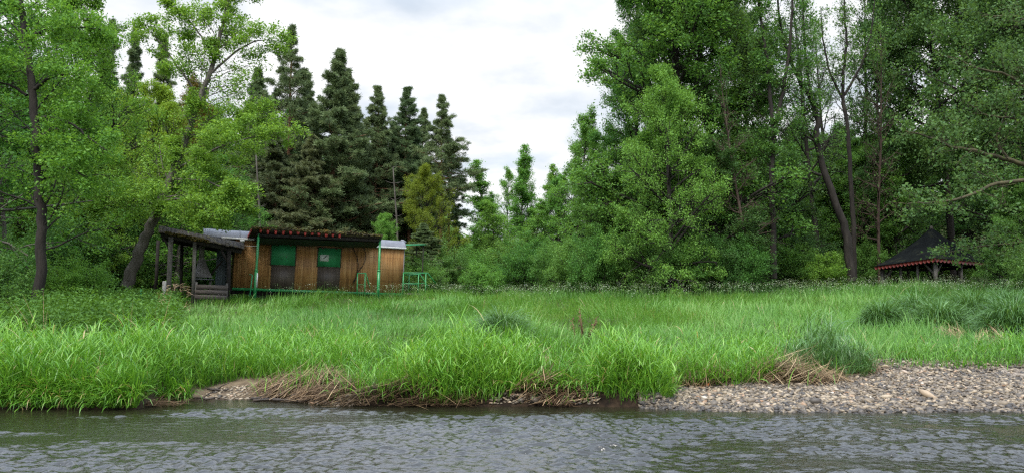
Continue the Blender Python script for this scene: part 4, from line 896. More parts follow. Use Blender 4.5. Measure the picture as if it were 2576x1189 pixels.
mb.build('roof_beam', M['wood_black'], sh)
k = 1500; t = .08 + .5 * rng.random(k)[:, None]; V0 = A + (B - A) * t + np.concatenate([np.zeros((k, 1)), rng.uniform(-.04, .12, (k, 1)), rng.uniform(-.06, .05, (k, 1))], 1) * (.3 + vnoise(t * 16, t * 0, 5))
e = rng.normal(0, .03, (k, 3)); f = rng.normal(0, .03, (k, 3)); V = np.stack([V0 - e, V0 - f, V0 + e, V0 + f], 1).reshape(-1, 3)
link('moss', mesh_np('moss', V, np.arange(4 * k).reshape(-1, 4), M['moss'], {'tint': np.clip(.35 + .65 * rng.random(k), 0, 1)}), sr)
def spost(xb, yb, xt, yt, v, w, mat, name='post'):
    a, b_ = TP(xb, yb, v), TP(xt, yt, v); a2 = a + (a - b_) * (GW(a[0], a[1]) - .1 - a[2]) / (a[2] - b_[2])
    mb = MB(); mb.beam(a2, b_, w, w, (0, 1, 0)); return mb.build(name, mat, sh)
spost(424, 730, 430, 596, VS + .22, .20, M['wood_grey']); spost(486, 735, 490, 607, VS + .22, .15, M['wood_grey']); spost(574, 735, 577, 618, VS + .22, .17, M['wood_black'])
for (xb, yb, xt, yt) in ((392, 725, 398, 604), (455, 728, 458, 612), (548, 728, 552, 622)): spost(xb, yb, xt, yt, 1.6, .15, M['wood_black'])
for p0, p1 in (((408, 592), (429, 630)), ((556, 628), (577, 665)), ((490, 632), (512, 612))):
    mb = MB(); mb.beam(TP(*p0, VS + .22), TP(*p1, VS + .22), .10, .10, (0, 1, 0)); mb.build('brace', M['wood_black'], sh)
a, b_ = TP(540, 722, 1.0), TP(572, 628, 1.0); mb = MB(); mb.box((a[0], .98, a[2] - .5), (b_[0] + .1, 1.03, b_[2])); mb.build('back_wall', M['wood_blue'], sh)
mb = MB(); mb.beam(TP(522, 700, .3), TP(560, 655, .3), .09, .09, (0, 1, 0)); mb.build('brace', M['wood_black'], sh)
# plank bin under the shelter
a, b_ = TP(488, 741, VS + .05), TP(572, 706, VS + .05)
bn = tthing('plank_fence', 'low fence of dark horizontal planks in front of the barbecue', 'fence')
h_ = (b_[2] - a[2]) / 3
for k in range(3):
    mb = MB(); mb.box((a[0] + .02 + .02 * k, VS + .05, a[2] - .1 + k * h_ - .08), (b_[0] + .02 * k, VS + .09, a[2] - .1 + (k + 1) * h_ - .105)); mb.build('plank', M['wood_plank'], bn)
for u in (a[0] + .03, b_[0] - .05):
    mb = MB(); mb.box((u, VS + .093, GW(u, VS) - .1), (u + .09, VS + .17, b_[2] - .1)); mb.build('stake', M['wood_grey'], bn)
mb = MB(); mb.box((b_[0] + .005, VS + .1, a[2] - .5), (b_[0] + .05, VS + .9, b_[2] - .16)); mb.build('side_board', M['wood_plank'], bn)
# barbecue with chimney hood
gr_ = tthing('barbecue', 'barbecue with grey pyramid hood and chimney under the timber shelter', 'barbecue')
VG = -.35; c0, c1, c2, c3 = TP(490, 693, VG), TP(535, 695, VG), TP(513.5, 645, VG), TP(501, 645, VG); tp = TP(507, 612, VG)
uc = (c0[0] + c1[0]) / 2; hw = (c1[0] - c0[0]) / 2; w0 = (c0[2] + c1[2]) / 2; w1 = c2[2]; tw = (c2[0] - c3[0]) / 2
mb = MB(); lv = [(hw, w0 - .05), (hw, w0), (hw * .82, w0 + (w1 - w0) * .22), (hw * .60, w0 + (w1 - w0) * .5), (hw * .42, w0 + (w1 - w0) * .78), (tw, w1)]
V = [(uc - .03 * i + sx * q, VG + .35 + sy * q * .8, w) for i, (q, w) in enumerate(lv) for sx, sy in ((-1, -1), (1, -1), (1, 1), (-1, 1))]
Qs = [(4 * r + k, 4 * r + (k + 1) % 4, 4 * r + 4 + (k + 1) % 4, 4 * r + 4 + k) for r in range(5) for k in range(4)]
mb.add(V, Qs); mb.build('hood', M['steel_dark'], gr_)
mb = MB(); mb.tube([(uc - .15, VG + .35, w1 - .05), (uc - .15, VG + .35, w1 + .3), (uc - .12, VG + .35, tp[2] + .3)], .13, 10); mb.build('chimney', M['steel_dark'], gr_, True)
mb = MB(); mb.box((uc - hw - .02, VG - .0, w0 - .16), (uc + hw + .06, VG + .75, w0 - .11)); mb.build('fire_tray', M['zinc'], gr_)
for su in (-1, 1): mb = MB(); mb.box((uc + su * hw * .8 - .05, VG + .3, GW(uc, VG) - .1), (uc + su * hw * .8 + .05, VG + .4, w0 - .163)); mb.build('leg', M['steel_dark'], gr_)
# stump post
a = TP(416, 706, VS - .1); o = empty('marker_post', tuple(TW(a[0], a[1], GW(a[0], a[1])))); tag(o, 'short pale concrete post beside the shelter corner post', 'post')
hh = float(TW(*a)[2] - o.location[2]); M['concrete'] = noise_mat('concrete', [(.3, (.25, .24, .22)), (.7, (.42, .41, .38))], 8, .9)
mb = MB(); mb.tube([(0, 0, -.1), (0, 0, hh - .04), (0, 0, hh)], [.085, .085, .06], 10); mb.build('shaft', M['concrete'], o, True)
o2 = empty('marker_post', tuple(gp(357, 31))); tag(o2, 'thin dark green stake at the edge of the nettles', 'post'); mb = MB(); mb.tube([(0, 0, -.1), (0, 0, .88), (.01, 0, .92)], [.045, .045, .03], 8); mb.build('shaft', M['green_shutter'], o2, True)
# handrails
hr = tthing('handrail', 'small green step handrail in front of the trailer wall', 'handrail')
def rail(parent, px, v, r=.026, name='rail'): return tube_px(name, px, v, r, M['green_paint'], parent)
def ground_px(x, y, v):
    a = TP(x, y, v); return a
rail(hr, zz([(920, 772), (1030, 768), (1046, 830), (1080, 948)]), -.75, .030)
for zx in (925, 1019):
    p_ = zz([(zx + 3, 772), (zx, 1000)]); a, b_ = TP(*p_[0], -.75), TP(*p_[1], -.75); mb = MB(); mb.tube([a, (b_[0], -.75, GW(b_[0], -.75) - .1)], .030, 8); mb.build('upright', M['green_paint'], hr, True)
rail(hr, zz([(925, 908), (1019, 908)]), -.75, .014, 'crossbar')
hl = tthing('handrail', 'leaning green rail with pale tube beside the left canopy post', 'handrail')
a, b_ = TP(635, 690, VF + .5), TP(631, 735, VF + .5); mb = MB(); mb.tube([a, (b_[0] - .05, b_[1], GW(b_[0], b_[1]) - .1)], .03, 8); mb.tube([a, a + (-.15, .0, .0)], .02, 6); mb.build('upright', M['green_shutter'], hl, True)
a, b_ = TP(647.5, 686, VF + .1), TP(645.5, 722, VF + .1); mb = MB(); mb.tube([a, b_], .03, 8); mb.build('pale_tube', M['white_paint'], hl, True)
sr_ = tthing('stair_railing', 'green pipe railing of the stairs at the right end of the trailer', 'railing')
rail(sr_, zz([(1482, 765), (1785, 768), (1890, 900)]), -.1, .032); rail(sr_, zz([(1500, 790), (1600, 788), (1690, 780), (1760, 885), (1808, 975)]), [.9, .9, .9, .9, .9], .030)
rail(sr_, zz([(1482, 908), (1575, 908), (1660, 900)]), .9, .024, 'crossbar'); rail(sr_, zz([(1490, 892), (1765, 892)]), -.1, .018, 'crossbar')
for zx, v in ((1490, -.1), (1765, -.1), (1560, .9), (1675, .9)):
    p_ = zz([(zx, 768 if v < 0 else 785)])[0]; a = TP(*p_, v); mb = MB(); mb.tube([a, (a[0], v, GW(a[0], v) - .1)], .030, 8); mb.build('upright', M['green_paint'], sr_, True)
mb = MB(); a = TP(1014, 735, 0); b_ = TP(1072, 735, 0)
mb.box((a[0] + .05, 0, a[2] - .10), (b_[0], .85, a[2] - .02)); mb.build('landing', M['wood_plank'], sr_)
# green sheet roof behind the trailer
ln = tthing('sheet_roof', 'dark green sheet roof on thin poles behind the trailer', 'roof')
a, b_ = TP(1024, 618, 2.8), TP(1073, 614, 2.8); mb = MB()
V = [a + (-1.2, 0, -.05), b_, b_ + (0, 1.6, .12), a + (-1.2, 1.6, .12)]; V = V + [v + np.array([0, 0, -.04]) for v in V]
mb.add(V, [(0, 1, 2, 3), (7, 6, 5, 4), (0, 4, 5, 1), (1, 5, 6, 2), (2, 6, 7, 3), (3, 7, 4, 0)]); mb.build('sheet', M['green_shutter'], ln)
for c in (V[1] + (-.15, .1, -.04), V[2] + (-.15, -.1, -.04)): mb = MB(); mb.tube([c, (c[0], c[1], GW(c[0], c[1]) - .1)], .03, 6); mb.build('pole', M['wood_black'], ln)

# ------------------------------------------------------------------ picnic pavilion at right
pv = empty('picnic_pavilion', tuple(gp(2350, 50))); tag(pv, 'open picnic pavilion with dark pyramid roof and red scalloped eaves', 'pavilion'); pb = np.array(pv.location)
cN, cL, cR = P(2352, 648, 46.3) - pb, P(2200, 669, 50.2) - pb, P(2497, 661, 50) - pb
cB = np.array([cL[0] + cR[0] - cN[0], cL[1] + cR[1] - cN[1], cL[2]]); ap = P(2343, 572, 50.2) - pb
cs = [cN, cR, cB, cL]; mb = MB(); n = 8
for k in range(4):
    a, b_ = cs[k], cs[(k + 1) % 4]; G = []
    for i_ in range(n + 1):
        t = i_ / n
        for j in range(n + 1): q = a + (b_ - a) * j / n; q = q + (ap - q) * t; q[2] -= .22 * math.sin(t * math.pi) ; G.append(q + rng.normal(0, .012, 3) * (0 < t < 1))
    i2 = np.arange(n)[:, None] * (n + 1) + np.arange(n)[None]; mb.add(G, np.stack([i2, i2 + 1, i2 + n + 2, i2 + n + 1], -1).reshape(-1, 4))
pr = mb.build('roof', M['roof_dark'], pv)
mb = MB(); mb.tube([ap - UP * .15, ap + UP * .1], [.14, .05], 7); mb.build('roof_cap', M['bark_grey'], pr)
for k in range(4):
    a, b_ = cs[k], cs[(k + 1) % 4]; Lf = np.linalg.norm(b_ - a); ns = 16; e = (b_ - a) / ns; nrm = unit(np.cross(b_ - a, UP)) * .025; mb = MB()
    for i_ in range(ns):
        p0 = a + e * i_ - UP * .02; top = [p0, p0 + e]; bot = [p0 + e * t - UP * (.11 + .12 * math.sin(t * math.pi)) for t in (1, .85, .65, .5, .35, .15, 0)]
        ring = top + bot; V = ring + [r - nrm for r in ring]; kk = len(ring)
        mb.add(V, [(i3, (i3 + 1) % kk, kk + (i3 + 1) % kk, kk + i3) for i3 in range(kk)], [(0, i3, i3 + 1) for i3 in range(1, kk - 1)] + [(kk, kk + i3 + 1, kk + i3) for i3 in range(1, kk - 1)])
    mb.build('scalloped_fringe', M['dark_red'], pv)
ctr = (cL + cR) / 2; mb = MB()
ins = [c + (ctr - c) * np.array([.13, .13, 0]) for c in cs]
for k in range(4): mb.beam(ins[k] - UP * .16, ins[(k + 1) % 4] - UP * .16, .14, .16)
mb.build('eave_beam', M['wood_black'], pv)
def ppost(q, w=.17):
    g = float(terr(q[0] + pb[0], q[1] + pb[1])) - pb[2]; mb = MB(); mb.beam((q[0], q[1], g - .1), (q[0], q[1], q[2] - .24), w, w, (0, 1, 0)); mb.build('post', M['wood_grey'], pv)
for k in range(4):
    ppost(ins[k], .20)
    a, b_ = ins[k], ins[(k + 1) % 4]
    for t in ((.36, .68) if k == 3 else (.5,)): ppost(a + (b_ - a) * t, .13)
    for c, d_ in ((a, b_), (b_, a)):
        e = unit((d_ - c) * (1, 1, 0)); mb = MB(); mb.beam(c - UP * 1.05, c + e * .75 - UP * .26, .10, .10); mb.build('brace', M['wood_grey'], pv)
tb = empty('picnic_table', tuple(gp(2385, 49.5))); tag(tb, 'dark wooden picnic table with benches under the pavilion roof', 'table')
mb = MB(); mb.box((-1.0, -.38, .70), (1.0, .38, .75)); mb.build('tabletop', M['wood_black'], tb)
for s_ in (-1, 1):
    mb = MB(); mb.box((-1.0, s_ * .72 - .14, .42), (1.0, s_ * .72 + .14, .46)); mb.build('bench_seat', M['wood_black'], tb)
    mb = MB(); mb.beam((s_ * .8, -.75, -.05), (s_ * .8, -.2, .695), .08, .06); mb.beam((s_ * .8, .75, -.05), (s_ * .8, .2, .695), .08, .06); mb.beam((s_ * .8, -.8, .38), (s_ * .8, .8, .38), .06, .07); mb.build('trestle', M['wood_black'], tb)
# ------------------------------------------------------------------ trees, left to right
limb_tree('leafy_tree', 101, [
    ([(95, 770, 24), (105, 640, 24), (106, 560, 24), (98, 450, 24), (88, 330, 24), (80, 200, 24.1), (62, 80, 24.2), (48, -30, 24.3), (40, -170, 24.4)], .165, .085, .16, 54, 2.7, .10),
    ([(88, 224, 24), (110, 205, 23.8), (132, 192, 23.6), (165, 185, 23.4), (200, 195, 23)], .06, .02, .3, 8, 1.3, .1),
    ([(73, 105, 24), (95, 80, 24), (140, 72, 24), (195, 68, 24), (260, 75, 24)], .06, .015, .3, 9, 1.3, .1),
    ([(93, 300, 24), (137, 292, 23.8), (190, 318, 23.4), (229, 351, 23.2), (270, 380, 23)], .05, .015, .2, 9, 1.3, .1),
    ([(97, 345, 24), (130, 325, 24.2), (175, 332, 24.4), (224, 360, 24.6)], .045, .015, .2, 8, 1.3, .1),
    ([(68, 240, 24), (30, 214, 24), (-20, 205, 23.8), (-80, 200, 23.5)], .05, .015, .2, 8, 1.3, .1),
    ([(100, 430, 24), (140, 425, 23.6), (175, 420, 23.2), (220, 445, 22.8)], .045, .015, .25, 8, 1.2, .1)],
    dict(KB, kids=(0, 7, 5), wander=(.05, .12, .18, .2), lift=(0, .02, .01, -.04), rmin=.006), (3, .13, .085), 'leaf_light', 'bark_dark',
    'leaning dark trunked alder with bright leaves at left edge, nearest tree', gp(97, 24))
limb_tree('leafy_tree', 102, [
    ([(318, 722, 34), (345, 640, 34), (368, 590, 34), (402, 520, 34), (440, 430, 34), (468, 345, 34.2), (505, 250, 34.4), (540, 150, 34.6), (568, 40, 34.8), (590, -60, 35)], .27, .05, .30, 50, 3.0, .08),
    ([(445, 425, 34), (500, 395, 33.6), (560, 368, 33.2), (640, 342, 33), (735, 328, 32.8)], .07, .015, .25, 16, 1.5, .05),
    ([(430, 450, 34), (500, 452, 33.2), (560, 470, 32.8), (625, 505, 32.5)], .06, .015, .2, 14, 1.5, .0),
    ([(468, 345, 34.2), (540, 322, 34.5), (610, 310, 35), (680, 290, 35)], .06, .015, .3, 10, 1.3, .05),
    ([(505, 250, 34.4), (455, 180, 34.2), (405, 110, 34), (362, 62, 34)], .06, .012, .3, 10, 1.2, .1),
    ([(525, 190, 34.5), (590, 130, 34.5), (650, 100, 34.5), (715, 105, 34.5)], .06, .012, .3, 9, 1.2, .1),
    ([(540, 150, 34.6), (500, 80, 34.8), (455, 30, 35), (425, 10, 35)], .05, .012, .3, 8, 1.1, .1),
    ([(402, 520, 34), (350, 500, 33), (300, 505, 32.5), (250, 530, 32)], .06, .015, .2, 12, 1.5, .05),
    ([(410, 505, 34), (450, 500, 33), (500, 515, 32.3), (545, 545, 32)], .05, .015, .2, 12, 1.4, 0)],
    dict(KB, kids=(0, 7, 5), wander=(.05, .12, .18, .2), lift=(0, .02, .01, -.05), rmin=.007), (4, .15, .095), 'leaf_light', 'bark_grey',
    'tall alder leaning right behind the shelter with long arms of bright leaves', gp(318, 34))
# right group with trunks that show
limb_tree('sparse_tree', 103, [
    ([(2142, 705, 44), (2130, 584, 44), (2106, 524, 44), (2076, 441, 44), (2053, 357, 44), (2059, 310, 44), (2041, 250, 44), (2011, 200, 44), (1987, 150, 44), (1962, 70, 44), (1950, -60, 44)], .25, .05, .35, 34, 2.2, .15),
    ([(2041, 250, 44), (2029, 167, 44.3), (2023, 89, 44.5), (2018, 0, 44.7), (2020, -80, 45)], .09, .03, .2, 20, 1.8, .2),
    ([(2065, 441, 44), (2017, 423, 43.5), (1963, 417, 43), (1930, 440, 42.5)], .09, .02, .25, 9, 1.6, .1),
    ([(2053, 357, 44), (2010, 330, 44), (1975, 290, 44), (1955, 250, 44)], .07, .02, .3, 7, 1.4, .1)],
    dict(KB, kids=(0, 9, 7), rmin=.0005, wander=(.06, .16, .22, .22)), (1, .16, .12, .62, .8, .6), 'leaf_dark', 'bark_dark',
    'forked grey trunk with sparse leaves left of the pavilion, sky behind its top', gp(2142, 44))
limb_tree('sparse_tree', 104, [
    ([(2150, 700, 49), (2144, 500, 49), (2133, 334, 49), (2118, 238, 49), (2124, 167, 49), (2130, 107, 49), (2124, 36, 49), (2120, -60, 49)], .16, .04, .4, 44, 1.9, .25),
    ([(2124, 240, 49), (2165, 170, 49), (2190, 90, 49), (2200, 0, 49)], .09, .03, .2, 10, 1.6, .2),
    ([(2120, 250, 49), (2085, 180, 49), (2070, 100, 49), (2065, 20, 49)], .08, .03, .2, 9, 1.5, .2)],
    dict(KB, kids=(0, 9, 7), rmin=.0005, wander=(.06, .16, .22, .22)), (1, .15, .12, .62, .8, .4), 'leaf_dark', 'bark_dark',
    'straight thin half bare tree against the sky behind the forked trunk', gp(2150, 49))
limb_tree('sparse_tree', 105, [
    ([(1946, 700, 42), (1945, 608, 42), (1942, 417, 42), (1945, 334, 42), (1933, 179, 42), (1915, 60, 42), (1900, -80, 42)], .19, .05, .22, 44, 2.1, .05),
    ([(1945, 340, 42), (1969, 238, 42.3), (1987, 119, 42.5), (1993, 20, 42.7), (1996, -80, 43)], .12, .05, .15, 16, 2.0, .1)],
    dict(KB, kids=(0, 7, 6), rmin=.001, wander=(.06, .16, .22, .22)), (3, .16, .11, .62, .8, .55), 'leaf_dark', 'bark_dark',
    'straight dark trunk with twiggy brownish crown in the right wood', gp(1946, 42))
limb_tree('bare_branch_tree', 106, [
    ([(2760, 800, 27), (2745, 640, 27), (2735, 420, 27), (2725, 200, 27), (2715, -60, 27), (2700, -220, 27)], .30, .08, .3, 26, 2.6, .1),
    ([(2736, 440, 27), (2620, 420, 26.6), (2540, 405, 26.3), (2450, 380, 26), (2390, 370, 25.8), (2330, 342, 25.5), (2275, 330, 25.2)], .11, .015, .25, 20, 1.35, .15),
    ([(2540, 406, 26.3), (2505, 355, 26.2), (2525, 300, 26.2), (2540, 250, 26.2)], .05, .012, .2, 7, .9, .1),
    ([(2738, 520, 27), (2600, 452, 26), (2500, 462, 25.5), (2420, 500, 25), (2340, 512, 24.7), (2260, 510, 24.4)], .09, .012, .25, 18, 1.2, .05),
    ([(2730, 330, 27), (2620, 250, 26.6), (2540, 190, 26.4), (2460, 172, 26.2), (2380, 140, 26)], .09, .012, .25, 16, 1.5, .1),
    ([(2725, 200, 27), (2640, 90, 26.6), (2560, 40, 26.4), (2470, 40, 26.2)], .08, .015, .25, 12, 1.5, .1),
    ([(2738, 600, 27), (2640, 600, 27), (2540, 612, 27.6), (2450, 622, 28.5), (2365, 640, 29.5)], .05, .01, .3, 16, .9, .02),
    ([(2734, 400, 27), (2640, 330, 26.5), (2560, 300, 26.2), (2480, 290, 26), (2420, 250, 25.9)], .07, .012, .25, 14, 1.3, .1)],
    dict(KB, kids=(0, 6, 5), rmin=.001, ratio=(.5, .55, .5), wander=(.06, .18, .22, .22)), (1, .15, .10, .62, .3, .7), 'leaf_shaded', 'bark_moss',
    'nearest tree at right edge reaching long mossy half bare branches leftward', gp(2760, 27))
T_ = [  # kind, x, depth, top, radius, label, material, bark
 ('alder_b', -150, 27, -120, 4.2, 'leafy tree whose crown leans in at the far left edge', 'leaf_mid', None),
 ('maple_b', -30, 36, 40, 4.6, 'dark leafy tree behind the leaning trunk at the far left', 'leaf_mid', None),
 ('maple', 190, 38, -40, 4.0, 'bright leafy tree right of the leaning dark trunk', 'leaf_light', None),
 ('maple', 205, 37, 330, 2.9, 'low bright leafy tree between leaning trunk and leaning alder', 'leaf_light', None),
 ('maple', 365, 46, 190, 3.4, 'yellow green domed tree left of the copper tree', 'leaf_yellow', None),
 ('maple_b', 478, 50, 175, 2.8, 'copper tinged tree between yellow dome and leaning alder', 'leaf_copper', None),
 ('maple', 520, 44, 380, 3.2, 'mid green tree above the shelter roof', 'leaf_mid', None),
 ('alder_b', 440, 40, 420, 2.6, 'small leafy tree directly behind the shelter', 'leaf_light', None),
 ('maple_b', 60, 46, 120, 5, 'dark tree deep behind the leaning dark trunk', 'leaf_dark', None),
 ('maple_b', 240, 52, 170, 4.5, 'dark tree deep behind the bright left trees', 'leaf_dark', None),
 ('spruce', 312, 60, 62, 2.6, 'dark pointed spruce in the skyline gap at left', None, None),
 ('spruce', 250, 64, 40, 2.8, 'second dark spruce left of the skyline gap spruce', None, None),
 ('spruce', 398, 64, 82, 3.0, 'paler pointed spruce right of the dark gap spruce', 'needle', None),
 ('pine', 640, 60, 165, 2.8, 'slender pine hidden behind the bright arm of the alder', None, None),
 ('pine_b', 732, 58, 62, 2.9, 'tall open crowned pine left of the biggest pine', None, None),
 ('pine_full', 690, 56, 300, 3.6, 'brownish full pine below the tall open crowned pine', 'needle_brown', None),
 ('pine_full', 828, 55, 118, 3.9, 'biggest dense pine rising behind the trailer canopy', None, None),
 ('pine_full', 775, 53, 330, 3.2, 'brownish dense pine behind the left half of canopy', 'needle_brown', None),
 ('pine_full', 880, 58, 205, 3.0, 'dense pine on the right flank of the biggest pine', None, None),
 ('pine', 935, 60, 212, 2.5, 'slim pine right of the biggest pine', None, None),
 ('pine', 985, 63, 300, 2.4, 'short pine between two slim pines', None, None),
 ('pine', 1030, 62, 215, 2.7, 'slim twin topped pine right of centre pines', None, None),
 ('pine', 1062, 66, 270, 2.2, 'pine between twin topped pine and the outermost pine', None, None),
 ('pine_b', 1098, 56, 232, 2.5, 'outermost pine with orange trunk beside the open sky', None, None),
 ('pine_b', 1130, 60, 335, 2.0, 'small pine behind the outermost orange trunked pine', None, None),
 ('pine_full', 905, 66, 300, 3.4, 'dark pine deep in the pine stand', None, None),
 ('pine_full', 1000, 70, 330, 3.4, 'dark pine at the back of the pine stand', None, None),
 ('maple', 1080, 50, 408, 2.3, 'golden green broadleaf tree below the outermost pine', 'leaf_golden', None),
 ('maple', 968, 45, 533, 1.25, 'small bright maple behind the right end of the trailer', 'leaf_fresh', None),
 ('pine_full', 1075, 47, 560, 2.0, 'low dark pine branches right of the trailer', 'needle', None),
 ('poplar', 1250, 68, 400, 2.9, 'left bright slender tree in the middle gap', None, None),
 ('poplar', 1312, 74, 368, 2.5, 'tallest slender tree in the middle gap', None, None),
 ('poplar', 1355, 71, 408, 2.3, 'slender tree right of the tallest one in the gap', None, None),
 ('poplar_b', 1392, 76, 430, 1.8, 'thin sparse slender tree nearest the right wood', 'leaf_mid', None),
 ('alder', 1255, 64, 500, 2.4, 'broad feathery tree at the foot of the left slender tree', 'leaf_fresh', None),
 ('alder', 1345, 66, 500, 2.6, 'broad feathery tree at the foot of the tallest slender tree', 'leaf_fresh', None),
 ('twiggy', 1890, 41, 130, 2.0, 'leafless brown twiggy tree left of the straight dark trunk', None, None),
 ('twiggy', 2212, 53, 60, 2.4, 'leafless twiggy tree left of the pavilion', None, None),
 ('alder', 2540, 43, 535, 1.3, 'low leafy tree touching the right eave of the pavilion', 'leaf_mid', None),
 ('alder', 1212, 67, 480, 2.2, 'feathery tree at the left end of the middle gap', 'leaf_fresh', None),
 ('alder', 1400, 69, 430, 2.6, 'feathery tree between middle gap and right wood', 'leaf_fresh', None),
 ('alder', 1338, 75, 392, 2.3, 'wider feathery tree behind the tallest slender tree', 'leaf_fresh', None),
 ('alder', 1280, 76, 418, 2.2, 'feathery tree between the two left slender trees', 'leaf_fresh', None),
 ('pine_full', 950, 62, 285, 3.0, 'dense dark pine filling behind the slim pine', None, None),
 ('pine_full', 1045, 64, 300, 2.8, 'dense dark pine filling behind the twin topped pine', None, None),
 ('pine_full', 760, 62, 190, 3.0, 'dense dark pine filling left of the biggest pine', None, None),
 ('pine', 868, 62, 168, 2.2, 'slim pointed pine behind the biggest pine shoulder', None, None),
 ('sparse', 2065, 55, -80, 3.2, 'airy tree behind the fork of the grey trunk', 'leaf_shaded', None),
 ('sparse', 2165, 58, -60, 3.4, 'airy tree right of the half bare straight tree', 'leaf_shaded', None),
 ('alder', 2235, 56, -40, 3.2, 'leafy airy tree above the pavilion left corner', 'leaf_shaded', None),
 ('sparse', 2110, 62, 20, 3.4, 'airy tree deep behind the half bare straight tree', 'leaf_shaded', None),
 ('maple_tall', 1890, 56, -160, 3.6, 'tall dark tree filling behind the straight dark trunk', 'leaf_shaded', None),
 ('poplar', 1168, 66, 520, 1.5, 'short slender tree at the right foot of the pines', 'leaf_mid', None),
 ('poplar_b', 1205, 68, 575, 1.4, 'shortest slender tree at the left of the gap', 'leaf_mid', None),
 ('alder', 1450, 52, 262, 2.5, 'airy tree standing out at the left of right wood', 'leaf_fresh', None),
 ('maple_tall', 1705, 46, -330, 5.8, 'great green tree at the left front of right wood', 'leaf_mid', None),
 ('maple', 1690, 40, 150, 3.1, 'bright topped tree in front of the great green tree', 'leaf_fresh', None),
 ('maple_tall', 1612, 51, -120, 3.4, 'tall ragged tree on the left outline of right wood', 'leaf_mid', None),
 ('maple_tall', 1805, 49, -300, 5.6, 'dark tall tree between great green tree and straight trunk', 'leaf_shaded', None),
 ('maple_b', 1810, 42, 330, 3.2, 'dark lower tree left of the straight dark trunk', 'leaf_shaded', None),
 ('maple', 1530, 46, 400, 3.2, 'rounded tree at the left foot of right wood', 'leaf_mid', None),
 ('maple_b', 1960, 50, 430, 3.4, 'dark low tree behind the straight dark trunk', 'leaf_shaded', None),
 ('maple', 2180, 57, 330, 4.0, 'mid green tree filling the view above the pavilion left side', 'leaf_mid', None),
 ('maple_high', 2400, 55, -200, 5.0, 'tall dark tree rising straight above the pavilion apex', 'leaf_shaded', None),
 ('maple_high', 2520, 58, -300, 6.0, 'tall dark tree rising behind the right end of the pavilion', 'leaf_shaded', None),
 ('maple_high', 2640, 44, -260, 5.5, 'big dark tree with thick trunk at the right edge', 'leaf_shaded', None),
 ('maple_b', 2700, 40, 0, 5, 'dark tree just beyond the right photo edge', 'leaf_shaded', None),
 ('maple', 2580, 40, 440, 2.0, 'leafy low tree overlapping the pavilion right side', 'leaf_mid', None),
 ('maple', 2120, 60, 380, 4.2, 'bright tree seen through the gap behind forked trunk', 'leaf_mid', None),
 ('maple', 2030, 64, 420, 4.2, 'tree deep behind the forked trunk', 'leaf_mid', None),
 ('maple_high', 2190, 58, 345, 4.0, 'middling tree with high crown left of the pavilion', 'leaf_mid', None),
]
for i, (k, x, Y, top, r, lb, mt, bk) in enumerate(T_):
    cat = 'pine' if k.startswith('pine') else 'spruce' if k == 'spruce' else 'tree'
    plant_px(k, x, Y, top, r, lb, cat=cat, mat=mt, bark=bk, rot=1.7 * i)
